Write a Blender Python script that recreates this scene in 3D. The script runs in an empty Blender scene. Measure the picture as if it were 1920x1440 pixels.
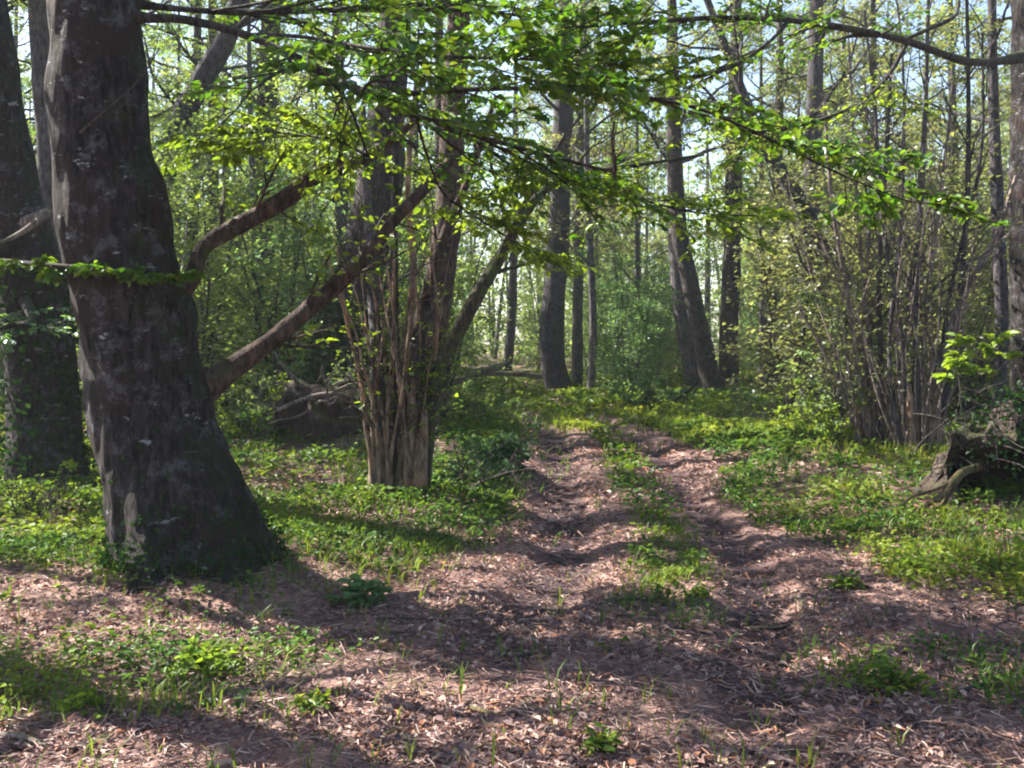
import bpy, math, random
import numpy as np
from mathutils import Vector

S = bpy.context.scene
COL = S.collection
F, HOR, EYE = 1844.0, 640.0, 1.6           # focal length and horizon row of the photograph (1920 px wide), eye height
SUN_EL = math.radians(45.0)
SUN_H = np.array([0.885, -0.466])          # horizontal travel of the sunlight
rng0 = np.random.default_rng(7)

# ------------------------------------------------------------------ small maths
def norm(a):
    return a / np.maximum(np.linalg.norm(a, axis=-1, keepdims=True), 1e-9)

def h1(i, j, k, s):
    n = np.sin(i * 127.1 + j * 311.7 + k * 74.7 + s * 17.3) * 43758.5453
    return n - np.floor(n)

def noise(x, y, z=0.0, sc=1.0, seed=0):
    x = np.asarray(x, float) / sc; y = np.asarray(y, float) / sc; z = np.asarray(z, float) / sc + np.zeros_like(x)
    i, j, k = np.floor(x), np.floor(y), np.floor(z)
    u, v, w = x - i, y - j, z - k
    u = u * u * (3 - 2 * u); v = v * v * (3 - 2 * v); w = w * w * (3 - 2 * w)
    def L(dz):
        a = h1(i, j, k + dz, seed) * (1 - u) + h1(i + 1, j, k + dz, seed) * u
        b = h1(i, j + 1, k + dz, seed) * (1 - u) + h1(i + 1, j + 1, k + dz, seed) * u
        return a * (1 - v) + b * v
    return (L(0) * (1 - w) + L(1) * w) * 2 - 1

def sstep(a, b, x):
    t = np.clip((x - a) / (b - a), 0, 1)
    return t * t * (3 - 2 * t)

def P3(px, py, Y):
    return np.array([(px - 960.0) / F * Y, Y, EYE - (py - HOR) / F * Y])

def smooth_path(pts, n):
    """Catmull-Rom through pts (K,D) resampled to n rows."""
    p = np.asarray(pts, float)
    if len(p) == 2:
        t = np.linspace(0, 1, n)[:, None]
        return p[0] * (1 - t) + p[1] * t
    q = np.vstack([2 * p[0] - p[1], p, 2 * p[-1] - p[-2]])
    t = np.linspace(0, len(p) - 1 - 1e-6, n)
    i = t.astype(int); f = (t - i)[:, None]
    a, b, c, d = q[i], q[i + 1], q[i + 2], q[i + 3]
    return 0.5 * (2 * b + (c - a) * f + (2 * a - 5 * b + 4 * c - d) * f * f + (3 * b - a - 3 * c + d) * f ** 3)

def even_path(pts, n):
    p = smooth_path(pts, 160)
    a = np.concatenate([[0], np.cumsum(np.linalg.norm(np.diff(p[:, :3], axis=0), axis=1))])
    t = np.linspace(0, a[-1], n)
    return np.column_stack([np.interp(t, a, p[:, k]) for k in range(p.shape[1])])

# ------------------------------------------------------------------ terrain
_cy = np.array([-20, 0, 3.7, 5.3, 7.2, 9.5, 12, 15.5, 18, 21, 25, 29.5, 39, 60, 120.])
_cx = np.array([-2, -.6, .25, .65, 1.08, 1.15, 1.22, 1.42, 1.35, 1.0, .55, .1, -.5, -1.8, -5.])
_ty = np.linspace(-20, 120, 1401)
_tx = np.interp(_ty, _cy, _cx)
_tx = np.convolve(np.pad(_tx, 12, mode='edge'), np.ones(25) / 25, 'valid')
def track_x(y): return np.interp(y, _ty, _tx)
def track_hw(y): return np.interp(y, [0, 3.7, 5.3, 6.4, 8, 10, 15, 20, 40, 120], [2.8, 2.4, 2.0, 1.6, 1.25, 1.12, 1.15, 1.1, 1.15, 1.3])

def track_d(x, y):
    return np.abs(x - track_x(y)) / track_hw(y)

def ruts(x, y):
    o = x - track_x(y)
    w = 0.02 * noise(x * 0, y, 0, .8, 5)
    return np.exp(-((o + .66 + w) / .27) ** 4) + np.exp(-((o - .70 + w) / .22) ** 4)

def ground_z(x, y):
    x = np.asarray(x, float); y = np.asarray(y, float)
    d = track_d(x, y)
    z = 0.09 * noise(x, y, 0, 4.5, 1) + 0.04 * noise(x, y, 0, 1.3, 2)
    z = z * np.clip(0.45 + 0.5 * d, 0, 1)
    z = z - 0.095 * ruts(x, y) * (0.5 + 0.5 * sstep(4.2, 6.5, y))
    z = z + 0.10 * sstep(.95, 1.9, d)
    z = z + 0.10 * np.exp(-(((x + 2.15) / .9) ** 2 + ((y - 6.9) / .9) ** 2))
    far = sstep(16, 60, y)
    z = z + far * (0.25 * noise(x, y, 0, 14, 3) + .15)
    z = z + 0.55 * np.exp(-(((x + 2.9) / 1.1) ** 2 + ((y - 14.2) / .9) ** 2))
    return z

def strip_mask(x, y):
    o = x - track_x(y) - .16
    return np.exp(-(o / (.25 + .07 * noise(x, y, 0, .7, 8))) ** 4) * sstep(4.7, 6.4, y) * np.clip(0.85 + .5 * noise(x, y, 0, .8, 12), .2, 1)

def green_mask(x, y):
    """how much of the ground is green plants"""
    d = track_d(x, y)
    n1 = noise(x, y, 0, 1.1, 21); n2 = noise(x, y, 0, .38, 22)
    g = sstep(.9, 1.25, d + .10 * n1 + .06 * n2)
    g = g * (0.9 + .25 * n1 + .2 * n2)
    left = (x < track_x(y) - .5)
    bare = np.where(left, sstep(6.75, 6.0, y + .35 * n1) * sstep(4.5, 5.2, y + .3 * n1), 0)
    g = g * (1 - .8 * bare)
    near = sstep(5.4, 4.9, y)
    patch = sstep(-.1, .5, n1 + .45 * n2 + np.where(left, .45 * sstep(-.7, -1.6, x), -.05))
    g = g * (1 - near) + near * patch * .85 * sstep(4.05, 4.4, y + .2 * n1) * np.where(left, sstep(-.6, -1.1, x), sstep(1.2, 1.9, x))
    g = np.maximum(g, np.clip(strip_mask(x, y), 0, 1))
    far = sstep(16.5, 19, y) * (0.85 - .75 * np.clip(ruts(x, y), 0, 1) * sstep(32, 20, y)) * (.85 + .3 * n2)
    g = np.maximum(g, far * sstep(1.6, .9, d))
    base = np.exp(-(((x + 2.1) / .75) ** 2 + ((y - 6.75) / .6) ** 2))
    g = g * (1 - .6 * base)
    return np.clip(g, 0, 1)

# ------------------------------------------------------------------ where sun reaches the ground (leaves and twigs overhead are left out to let it in)
GAPS = [(1150, 1100, 300, 42), (1560, 1135, 300, 50), (690, 1015, 220, 48), (900, 1055, 130, 22), (1150, 835, 150, 14), (1430, 825, 230, 32),
        (70, 960, 130, 60), (1760, 1010, 170, 65), (1160, 985, 170, 14), (1450, 985, 120, 16), (730, 1290, 150, 22), (860, 1335, 100, 18),
        (1080, 1330, 150, 16), (1350, 1260, 130, 16), (1560, 1390, 160, 22), (90, 1385, 150, 24), (420, 1105, 110, 14), (90, 1130, 110, 18),
        (1040, 765, 140, 20), (960, 735, 80, 10), (1600, 945, 160, 14), (800, 935, 60, 30), (1250, 1185, 200, 12), (380, 1215, 50, 25), (150, 1290, 60, 25), (560, 1310, 60, 22), (720, 1150, 170, 16), (1000, 1240, 200, 14), (1750, 1230, 160, 16), (1700, 1180, 180, 14), (820, 940, 150, 24), (960, 955, 120, 18), (1100, 1000, 180, 36), (1480, 1010, 130, 30), (1110, 930, 110, 16), (1000, 1290, 220, 30)]
_gx = np.array([g[0] for g in GAPS], float); _gy = np.array([g[1] for g in GAPS], float)
_ga = np.array([g[2] for g in GAPS], float); _gb = np.array([g[3] for g in GAPS], float)
def sun_gap(p, core=False):
    """0..1 : does the shadow of point p fall where the wood is open to the sun"""
    k = np.maximum(p[:, 2], 0) / math.tan(SUN_EL)
    x = p[:, 0] + SUN_H[0] * k; y = p[:, 1] + SUN_H[1] * k
    ok = y > 2.0
    yy = np.where(ok, y, 2.0)
    px = 960 + F * x / yy; py = HOR + F * EYE / yy
    m = 0
    for a, b, c, d in zip(_gx, _gy, _ga, _gb):
        m = np.maximum(m, 1.25 - ((px - a) / c) ** 2 - ((py - b) / d) ** 2)
    if core: return np.where(ok, np.clip(m * 3, 0, 1), 0)
    nz = noise(x * .42, y, 0, .30, 301) + .5 * noise(x * .6, y, 0, .15, 302)
    m = np.maximum(np.clip(m * 3, 0, 1) * np.clip((nz + .62) * 5, 0, 1), np.clip((nz - .06) * 5, 0, 1))
    return np.where(ok, m, 0)

# ------------------------------------------------------------------ mesh builder (numpy, quads only)
class MB:
    def __init__(s): s.V = []; s.Q = []; s.C = []; s.M = []; s.n = 0
    def add(s, V, Q, C=None, m=0):
        V = np.asarray(V, float); Q = np.asarray(Q, np.int64)
        s.V.append(V); s.Q.append(Q + s.n); s.n += len(V)
        s.C.append(np.ones((len(V), 3)) if C is None else np.asarray(C, float)); s.M.append(np.full(len(Q), m, np.int32))
    def empty(s): return s.n == 0
    def mesh(s, name, mats, smooth=True, origin=None):
        V = np.vstack(s.V); Q = np.vstack(s.Q); C = np.vstack(s.C); M = np.concatenate(s.M)
        if origin is not None: V = V - np.asarray(origin)
        me = bpy.data.meshes.new(name)
        me.vertices.add(len(V)); me.vertices.foreach_set('co', V.astype(np.float32).ravel())
        me.loops.add(len(Q) * 4); me.loops.foreach_set('vertex_index', Q.astype(np.int32).ravel())
        me.polygons.add(len(Q)); me.polygons.foreach_set('loop_start', np.arange(0, len(Q) * 4, 4, dtype=np.int32))
        me.polygons.foreach_set('use_smooth', np.full(len(Q), smooth, bool))
        me.polygons.foreach_set('material_index', M)
        at = me.color_attributes.new('Col', 'FLOAT_COLOR', 'POINT')
        at.data.foreach_set('color', np.hstack([C, np.ones((len(C), 1))]).astype(np.float32).ravel())
        me.update(calc_edges=True)
        for m in mats: me.materials.append(m)
        return me

def link(name, me, parent=None, loc=None):
    o = bpy.data.objects.new(name, me); COL.objects.link(o)
    if parent is not None: o.parent = parent
    if loc is not None: o.location = loc
    return o

def tag(o, label, cat, group=None, kind=None):
    if label: o['label'] = label
    if cat: o['category'] = cat
    if group: o['group'] = group
    if kind: o['kind'] = kind
    return o

def thing(name, label, cat, loc, group=None):
    o = bpy.data.objects.new(name, None); COL.objects.link(o); o.location = loc
    o.empty_display_size = .2
    return tag(o, label, cat, group)

def copy_thing(src, loc, rz, sc, label, group):
    r = src.copy(); COL.objects.link(r); r.location = loc; r.rotation_euler = (0, 0, rz); r.scale = (sc, sc, sc)
    r['label'] = label; r['group'] = group
    for ch in list(src.children):
        c = ch.copy(); COL.objects.link(c); c.parent = r
    return r

# ------------------------------------------------------------------ tubes
def tubes(P, R, sides):
    """P (M,K,3) centrelines, R (M,K) radii -> verts, quads"""
    P = np.asarray(P, float); R = np.asarray(R, float)
    M, K, _ = P.shape
    T = norm(np.gradient(P, axis=1))
    mean = norm(T.mean(axis=1))
    ref = np.where(np.abs(mean[:, 2:3]) < .8, np.array([[0, 0, 1.]]), np.array([[0, 1., 0]]))
    A = norm(np.cross(T, ref[:, None, :])); B = np.cross(T, A)
    a = np.linspace(0, 2 * np.pi, sides, endpoint=False)
    V = P[:, :, None, :] + R[:, :, None, None] * (np.cos(a)[None, None, :, None] * A[:, :, None, :] + np.sin(a)[None, None, :, None] * B[:, :, None, :])
    idx = np.arange(M * K * sides).reshape(M, K, sides)
    q = np.stack([idx[:, :-1, :], np.roll(idx, -1, 2)[:, :-1, :], np.roll(idx, -1, 2)[:, 1:, :], idx[:, 1:, :]], -1)
    return V.reshape(-1, 3), q.reshape(-1, 4)

def bough(path, rad, n, sides, rough, seed, lump=0.0):
    """one thick trunk or limb with an uneven, ridged surface. path (K,3), rad (K,)"""
    pr = smooth_path(np.column_stack([path, rad]), n)
    V, Q = tubes(pr[None, :, :3], np.maximum(pr[None, :, 3], .004), sides)
    C = np.repeat(pr[:, :3], sides, axis=0); D = V - C; r = np.linalg.norm(D, axis=1)
    s = .22
    k = 1 + rough * (noise(V[:, 0], V[:, 1], V[:, 2] * .35, .06, seed) * .5 + noise(V[:, 0], V[:, 1], V[:, 2] * .5, .13, seed + 1) + noise(V[:, 0], V[:, 1], V[:, 2], s * 1.6, seed + 2) * 1.2)
    if lump: k = k + lump * noise(V[:, 0], V[:, 1], V[:, 2], .55, seed + 3)
    return C + D * k[:, None], Q

def grow(rng, p0, d0, L, K, wig, lift):
    p = p0.copy(); d = norm(d0); pts = [p.copy()]; st = (L / (K - 1))[:, None]
    for i in range(K - 1):
        d = norm(d + rng.normal(0, wig, d.shape) + np.array([0, 0, lift]))
        p = p + d * st; pts.append(p.copy())
    return np.stack(pts, 1)

def on(P, i, t):
    K = P.shape[1]
    f = np.clip(t, 0, .9999) * (K - 1); a = f.astype(int); f = (f - a)[:, None]
    p, q = P[i, a], P[i, a + 1]
    return p * (1 - f) + q * f, norm(q - p)

def onr(R, i, t):
    f = np.clip(t, 0, .9999) * (R.shape[1] - 1); a = f.astype(int); f = f - a
    return R[i, a] * (1 - f) + R[i, a + 1] * f

def offshoots(rng, P, R, per, t0, t1, ang, lenf, flat, K, wig, lift, rr, minlen=.1, lens=None):
    """side shoots along every path of P; flat=1 keeps them in the horizontal plane"""
    M = len(P)
    i = np.repeat(np.arange(M), per)
    t = t0 + (t1 - t0) * ((np.tile(np.arange(per), M) + rng.random(M * per)) / per)
    p, T = on(P, i, t)
    up = np.array([0, 0, 1.])
    sd = np.cross(T, up); bad = np.linalg.norm(sd, axis=1) < .15
    sd[bad] = rng.normal(size=(bad.sum(), 3)) * [1, 1, 0]
    sd = norm(sd); n2 = norm(np.cross(sd, T))
    th = np.where(rng.random(len(i)) < .5, 0, np.pi) + rng.normal(0, 1, len(i)) * (1 - flat) * 1.6 + rng.normal(0, .12, len(i))
    perp = sd * np.cos(th)[:, None] + n2 * np.sin(th)[:, None]
    a = ang * (1 + rng.normal(0, .18, len(i)))
    d = T * np.cos(a)[:, None] + perp * np.sin(a)[:, None]
    pl = np.linalg.norm(np.diff(P, axis=1), axis=2).sum(1)
    L = np.maximum(pl[i] * lenf * (1.1 - .65 * t) * rng.uniform(.6, 1.25, len(i)), minlen)
    C = grow(rng, p, d, L, K, wig, lift)
    r0 = np.minimum(onr(R, i, t) * rr, L * .02 + .004)
    return C, r0[:, None] * np.linspace(1, .25, K)[None, :]

# ------------------------------------------------------------------ leaves
def leaf_quads(p, d, n, L, W, near):
    d = norm(d); s = norm(np.cross(d, n)); n = np.cross(s, d)
    L = L[:, None]; W = W[:, None]
    if near:
        f = .22
        v = [p, p + d * L * .35 + s * W * .5 + n * W * f, p + d * L * .72 + s * W * .38 + n * W * f * .6 - n * L * .04, p + d * L - n * L * .16,
             p + d * L * .72 - s * W * .38 + n * W * f * .6 - n * L * .04, p + d * L * .35 - s * W * .5 + n * W * f]
        V = np.stack(v, 1); b = np.arange(len(p))[:, None] * 6
        Q = np.vstack([b + [0, 1, 2, 3], b + [0, 3, 4, 5]])
        return V.reshape(-1, 3), Q, 6
    v = [p, p + d * L * .45 + s * W * .5 + n * W * .15, p + d * L - n * L * .1, p + d * L * .45 - s * W * .5 + n * W * .15]
    V = np.stack(v, 1); b = np.arange(len(p))[:, None] * 4
    return V.reshape(-1, 3), b + [0, 1, 2, 3], 4

PAL = {
    'beech': np.array([[.030, .085, .012], [.055, .135, .014], [.10, .185, .018], [.16, .225, .022]]),
    'fresh': np.array([[.10, .19, .018], [.15, .23, .022], [.19, .27, .03], [.08, .16, .02]]),
    'mid':   np.array([[.075, .14, .045], [.12, .195, .065], [.16, .225, .085], [.19, .235, .11]]),
    'olive': np.array([[.10, .135, .06], [.135, .165, .08], [.16, .18, .10], [.095, .115, .065]]),
    'cool':  np.array([[.06, .14, .06], [.09, .185, .08], [.12, .215, .09], [.08, .14, .08]]),
    'ivy':   np.array([[.010, .030, .008], [.016, .045, .012], [.025, .06, .015], [.014, .035, .014]]),
    'ground': np.array([[.022, .064, .020], [.045, .10, .020], [.095, .15, .022], [.16, .20, .026], [.26, .245, .04]]),
    'blue':  np.array([[.020, .065, .030], [.032, .085, .035], [.050, .11, .04], [.03, .06, .028]]),
    'litter': np.array([[.22, .138, .118], [.28, .175, .148], [.33, .22, .185], [.14, .088, .08], [.38, .275, .23], [.27, .13, .078], [.085, .054, .056], [.17, .115, .112], [.12, .076, .076]]),
}
def leaf_cols(rng, pal, n, k, bias=None):
    c = PAL[pal]; m = len(c)
    t = rng.random(n) * (m - 1) if bias is None else np.clip(bias, 0, .999) * (m - 1)
    i = t.astype(int); f = (t - i)[:, None]
    col = c[i] * (1 - f) + c[np.minimum(i + 1, m - 1)] * f
    if pal == 'litter': col = c[rng.integers(0, m, n)]
    col = col * rng.uniform(.75, 1.3, (n, 1))
    return np.repeat(col, k, axis=0)

def leaves_on(mb, rng, T, per, size, pal, near=False, tilt=.45, droop=.15, spread=.0, gap=True, t0=.1):
    """leaves along every twig path T (M,K,3)"""
    if not len(T): return
    M = len(T); i = np.repeat(np.arange(M), per)
    t = t0 + (1 - t0) * rng.random(M * per)
    p, tan = on(T, i, t)
    if spread: p = p + rng.normal(0, spread, p.shape) * [1, 1, .6]
    sd = norm(np.cross(tan, [0, 0, 1.]) + 1e-4) * np.where(rng.random(len(i)) < .5, 1, -1)[:, None]
    d = tan * .6 + sd * .85 + rng.normal(0, .3, p.shape) - np.array([0, 0, droop])
    n = np.array([0, 0, 1.]) + rng.normal(0, tilt, p.shape)
    tw = rng.random(M)[i] * .6 + rng.random(len(i)) * .4
    if gap:
        kp = rng.random(len(p)) > sun_gap(p) * .97
        p, d, n, i, tw = p[kp], d[kp], n[kp], i[kp], tw[kp]
    L = size * rng.uniform(.45, 1.35, len(i)); W = L * rng.uniform(.45, .78, len(i))
    V, Q, k = leaf_quads(p, d, n, L, W, near)
    mb.add(V, Q, leaf_cols(rng, pal, len(i), k, tw))

# ------------------------------------------------------------------ materials
def newmat(name):
    m = bpy.data.materials.new(name); m.use_nodes = True
    nt = m.node_tree; nt.nodes.clear()
    return m, nt, nt.nodes, nt.links

def nd(ns, t, **kw):
    n = ns.new(t)
    for k, v in kw.items(): setattr(n, k, v)
    return n

def mix_rgb(ns, ln, fac, a, b, mode='MIX'):
    m = nd(ns, 'ShaderNodeMix', data_type='RGBA', blend_type=mode)
    for sock, v in ((m.inputs[0], fac), (m.inputs[6], a), (m.inputs[7], b)):
        if hasattr(v, 'is_linked') or isinstance(v, bpy.types.NodeSocket): ln.new(v, sock)
        elif isinstance(v, (int, float)): sock.default_value = v
        else: sock.default_value = (*v, 1)
    return m.outputs[2]

def ramp(ns, ln, src, stops):
    r = ns.new('ShaderNodeValToRGB'); e = r.color_ramp.elements
    while len(e) > 1: e.remove(e[-1])
    e[0].position = stops[0][0]; e[0].color = (*stops[0][1], 1)
    for p, c in stops[1:]:
        x = e.new(p); x.color = (*c, 1)
    ln.new(src, r.inputs[0]); return r.outputs[0]

def noise_node(ns, ln, vec, scale, detail=4, rough=.6, dim='3D'):
    n = nd(ns, 'ShaderNodeTexNoise'); n.inputs['Scale'].default_value = scale; n.inputs['Detail'].default_value = detail; n.inputs['Roughness'].default_value = rough
    if vec is not None: ln.new(vec, n.inputs['Vector'])
    return n.outputs['Fac']

def bark_mat(name, dark, light, moss=.0, lichen=.0, mosscol=(.05, .07, .015), scale=1.0, tint=None, patch=0):
    m, nt, ns, ln = newmat(name)
    out = ns.new('ShaderNodeOutputMaterial'); b = ns.new('ShaderNodeBsdfPrincipled')
    b.inputs['Roughness'].default_value = .9; b.inputs['Specular IOR Level'].default_value = .25
    ln.new(b.outputs[0], out.inputs[0])
    tc = ns.new('ShaderNodeTexCoord')
    mp = ns.new('ShaderNodeMapping'); mp.inputs['Scale'].default_value = (scale, scale, scale * .28); ln.new(tc.outputs['Object'], mp.inputs[0])
    f1 = noise_node(ns, ln, mp.outputs[0], 26, 6, .65)
    f2 = noise_node(ns, ln, tc.outputs['Object'], 3.2, 5, .6)
    c = ramp(ns, ln, f1, [(.40, dark), (.52, tuple(.6 * x + .4 * y for x, y in zip(dark, light))), (.68, light)])
    c2 = ramp(ns, ln, f2, [(.3, (.45, .45, .5)), (.62, (1.15, 1.1, 1.05))])
    c = mix_rgb(ns, ln, .8, c, c2, 'MULTIPLY')
    if tint:
        f4 = noise_node(ns, ln, tc.outputs['Object'], 1.7, 3)
        c = mix_rgb(ns, ln, ramp(ns, ln, f4, [(.5, (0, 0, 0)), (.64, (1, 1, 1))]), c, tint)
    if lichen:
        mp2 = ns.new('ShaderNodeMapping'); mp2.inputs['Scale'].default_value = (1, 1, 2.4); ln.new(tc.outputs['Object'], mp2.inputs[0])
        f3 = noise_node(ns, ln, mp2.outputs[0], 5.5 * scale, 7, .72)
        lm = ramp(ns, ln, f3, [(.61, (0, 0, 0)), (.65, (lichen,) * 3)])
        c = mix_rgb(ns, ln, lm, c, (.25, .26, .26))
    if patch:
        f6 = noise_node(ns, ln, tc.outputs['Object'], 6.5, 9, .78)
        c = mix_rgb(ns, ln, ramp(ns, ln, f6, [(.53, (0, 0, 0)), (.60, (patch,) * 3)]), c, (.085, .085, .095))
    if moss:
        geo = ns.new('ShaderNodeNewGeometry')
        sx = ns.new('ShaderNodeSeparateXYZ'); ln.new(geo.outputs['Normal'], sx.inputs[0])
        f5 = noise_node(ns, ln, tc.outputs['Object'], 4.5, 6, .7)
        ad = nd(ns, 'ShaderNodeMath', operation='MULTIPLY_ADD'); ln.new(sx.outputs['X'], ad.inputs[0]); ad.inputs[1].default_value = .10; ln.new(f5, ad.inputs[2])
        ad2 = nd(ns, 'ShaderNodeMath', operation='MULTIPLY_ADD'); ln.new(sx.outputs['Z'], ad2.inputs[0]); ad2.inputs[1].default_value = .16; ln.new(ad.outputs[0], ad2.inputs[2])
        mm = ramp(ns, ln, ad2.outputs[0], [(.66 - .2 * moss, (0, 0, 0)), (.76 - .2 * moss, (min(1, .5 + moss * .5),) * 3)])
        c = mix_rgb(ns, ln, mm, c, mosscol)
    ln.new(c, b.inputs['Base Color'])
    bp = ns.new('ShaderNodeBump'); bp.inputs['Strength'].default_value = 1.0; bp.inputs['Distance'].default_value = .06
    ln.new(f1, bp.inputs['Height']); ln.new(bp.outputs[0], b.inputs['Normal'])
    return m

def leaf_mat(name, trans=.5, gloss=.06, tr_tint=(1.25, 1.2, .55)):
    m, nt, ns, ln = newmat(name)
    out = ns.new('ShaderNodeOutputMaterial')
    at = nd(ns, 'ShaderNodeAttribute', attribute_name='Col')
    d = ns.new('ShaderNodeBsdfDiffuse'); t = ns.new('ShaderNodeBsdfTranslucent')
    ln.new(at.outputs['Color'], d.inputs['Color'])
    ln.new(mix_rgb(ns, ln, 1.0, at.outputs['Color'], tr_tint, 'MULTIPLY'), t.inputs['Color'])
    mx = ns.new('ShaderNodeMixShader'); mx.inputs[0].default_value = trans
    ln.new(d.outputs[0], mx.inputs[1]); ln.new(t.outputs[0], mx.inputs[2])
    g = ns.new('ShaderNodeBsdfGlossy'); g.inputs['Roughness'].default_value = .42; g.inputs['Color'].default_value = (.9, .95, 1, 1)
    m2 = ns.new('ShaderNodeMixShader'); m2.inputs[0].default_value = gloss
    ln.new(mx.outputs[0], m2.inputs[1]); ln.new(g.outputs[0], m2.inputs[2]); ln.new(m2.outputs[0], out.inputs[0])
    return m

BK_BIG = bark_mat('bark_dark_mossy', (.002, .0016, .002), (.055, .045, .047), moss=.32, lichen=.9, mosscol=(.016, .024, .006), tint=(.022, .013, .012), patch=.75)
BK_DARK = bark_mat('bark_dark', (.016, .014, .015), (.085, .07, .065), moss=.3, lichen=.3)
BK_GREY = bark_mat('bark_grey', (.05, .045, .05), (.16, .148, .155), moss=.25, lichen=.5)
BK_BLUE = bark_mat('bark_far_grey', (.03, .028, .034), (.09, .082, .092), moss=.3, lichen=.3)
BK_BROWN = bark_mat('bark_brown_stripped', (.11, .072, .05), (.46, .34, .245), moss=.1, lichen=.2, tint=(.30, .165, .095))
BK_MOSS = bark_mat('bark_mossy', (.022, .02, .016), (.11, .09, .065), moss=.75, lichen=.35, mosscol=(.06, .08, .02))
BK_LIMB = bark_mat('bark_limb', (.028, .018, .015), (.14, .095, .075), moss=.3, lichen=.4, mosscol=(.05, .065, .02))
BK_TWIG = bark_mat('bark_twig', (.03, .026, .026), (.10, .085, .08), moss=.1)
BK_DEAD = bark_mat('dead_wood', (.09, .072, .066), (.38, .315, .275), moss=.12, lichen=.3)
LEAF = leaf_mat('leaf', .5, .04)
LEAF_FAR = leaf_mat('leaf_far', .58, .02, (1.35, 1.25, .6))
LEAF_G = leaf_mat('leaf_ground', .45, .008, (1.2, 1.15, .6))
LITTER = leaf_mat('leaf_dead', .12, .01, (1, .9, .8))

# ------------------------------------------------------------------ ground and track (one grid cut along the track edge)
def axis(parts):
    a = [parts[0][0]]
    for s, e, st in parts:
        a += list(np.arange(s + st, e + st * .5, st))
    return np.array(a)
gx = axis([(-150, -60, 10), (-60, -24, 2), (-24, -8, .4), (-8, -3.2, .1), (-3.2, 4, .04), (4, 8, .1), (8, 24, .4), (24, 60, 2), (60, 150, 10)])
gy = axis([(-30, 0, 2), (0, 3, .2), (3, 9, .035), (9, 16, .06), (16, 32, .15), (32, 60, .5), (60, 100, 2), (100, 300, 10)])
X, Y = np.meshgrid(gx, gy)
x, y = X.ravel(), Y.ravel()
fade = sstep(20, 8, y)
z = ground_z(x, y) + fade * (.012 * noise(x, y, 0, .22, 31) + .011 * noise(x, y, 0, .1, 32) + .008 * noise(x, y, 0, .055, 33))
g = np.maximum(green_mask(x, y), sstep(36, 48, y)); rt = np.clip(ruts(x, y), 0, 1) * sstep(1.25, .9, track_d(x, y))
n1 = noise(x, y, 0, .5, 41); n2 = noise(x, y, 0, .16, 42); n3 = noise(x, y, 0, 1.6, 43)
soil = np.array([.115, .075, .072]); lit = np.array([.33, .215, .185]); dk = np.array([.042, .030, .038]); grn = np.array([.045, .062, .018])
farg = sstep(34, 46, y)

t = np.clip(.5 + .45 * n1 + .4 * n2 + .35 * n3, 0, 1)[:, None]
c = soil * (1 - t) + lit * t
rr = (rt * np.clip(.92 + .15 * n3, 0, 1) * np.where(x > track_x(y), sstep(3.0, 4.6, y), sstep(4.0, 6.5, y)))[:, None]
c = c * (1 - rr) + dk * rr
gg = np.clip(g * (.62 + .45 * noise(x, y, 0, .33, 44)), 0, .85)[:, None]
c = c * (1 - gg) + grn * gg
nx, ny = len(gx), len(gy)
I = np.arange(nx * ny).reshape(ny, nx)
Q = np.stack([I[:-1, :-1], I[:-1, 1:], I[1:, 1:], I[1:, :-1]], -1).reshape(-1, 4)
qc_x = x[Q].mean(1); qc_y = y[Q].mean(1)
istr = (track_d(qc_x, qc_y) + .06 * noise(qc_x, qc_y, 0, .6, 51) < 1.02) & (qc_y > -5) & (qc_y < 58)
m, nt, ns, ln = newmat('forest_floor'); GROUND = m
out = ns.new('ShaderNodeOutputMaterial'); b = ns.new('ShaderNodeBsdfPrincipled'); b.inputs['Roughness'].default_value = .95; b.inputs['Specular IOR Level'].default_value = .15
ln.new(b.outputs[0], out.inputs[0])
tc = ns.new('ShaderNodeTexCoord'); at = nd(ns, 'ShaderNodeAttribute', attribute_name='Col')
fa = noise_node(ns, ln, tc.outputs['Object'], 38, 6, .7); fb = noise_node(ns, ln, tc.outputs['Object'], 130, 3, .6)
vo = nd(ns, 'ShaderNodeTexVoronoi'); vo.inputs['Scale'].default_value = 24; ln.new(tc.outputs['Object'], vo.inputs['Vector'])
cc = mix_rgb(ns, ln, 1.0, at.outputs['Color'], ramp(ns, ln, fa, [(.3, (.45, .42, .45)), (.55, (1, 1, 1)), (.75, (1.6, 1.5, 1.45))]), 'MULTIPLY')
sv = ns.new('ShaderNodeSeparateColor'); ln.new(vo.outputs['Color'], sv.inputs[0])
cc = mix_rgb(ns, ln, .7, cc, ramp(ns, ln, sv.outputs[0], [(0, (.6, .58, .6)), (.7, (1.1, 1.05, 1)), (1, (1.6, 1.5, 1.4))]), 'MULTIPLY')
ln.new(cc, b.inputs['Base Color'])
bp = ns.new('ShaderNodeBump'); bp.inputs['Strength'].default_value = .7; bp.inputs['Distance'].default_value = .03
mm_ = nd(ns, 'ShaderNodeMath', operation='ADD'); ln.new(fa, mm_.inputs[0]); ln.new(fb, mm_.inputs[1]); ln.new(mm_.outputs[0], bp.inputs['Height']); ln.new(bp.outputs[0], b.inputs['Normal'])
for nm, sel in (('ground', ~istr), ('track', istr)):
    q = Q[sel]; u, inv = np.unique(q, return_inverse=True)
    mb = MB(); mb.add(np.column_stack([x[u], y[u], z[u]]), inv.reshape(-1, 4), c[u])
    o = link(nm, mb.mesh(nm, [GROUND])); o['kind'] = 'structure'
    o['label'] = 'rutted earth woodland track strewn with dead leaves' if nm == 'track' else 'woodland floor of soil, moss and dead leaves'

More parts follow.
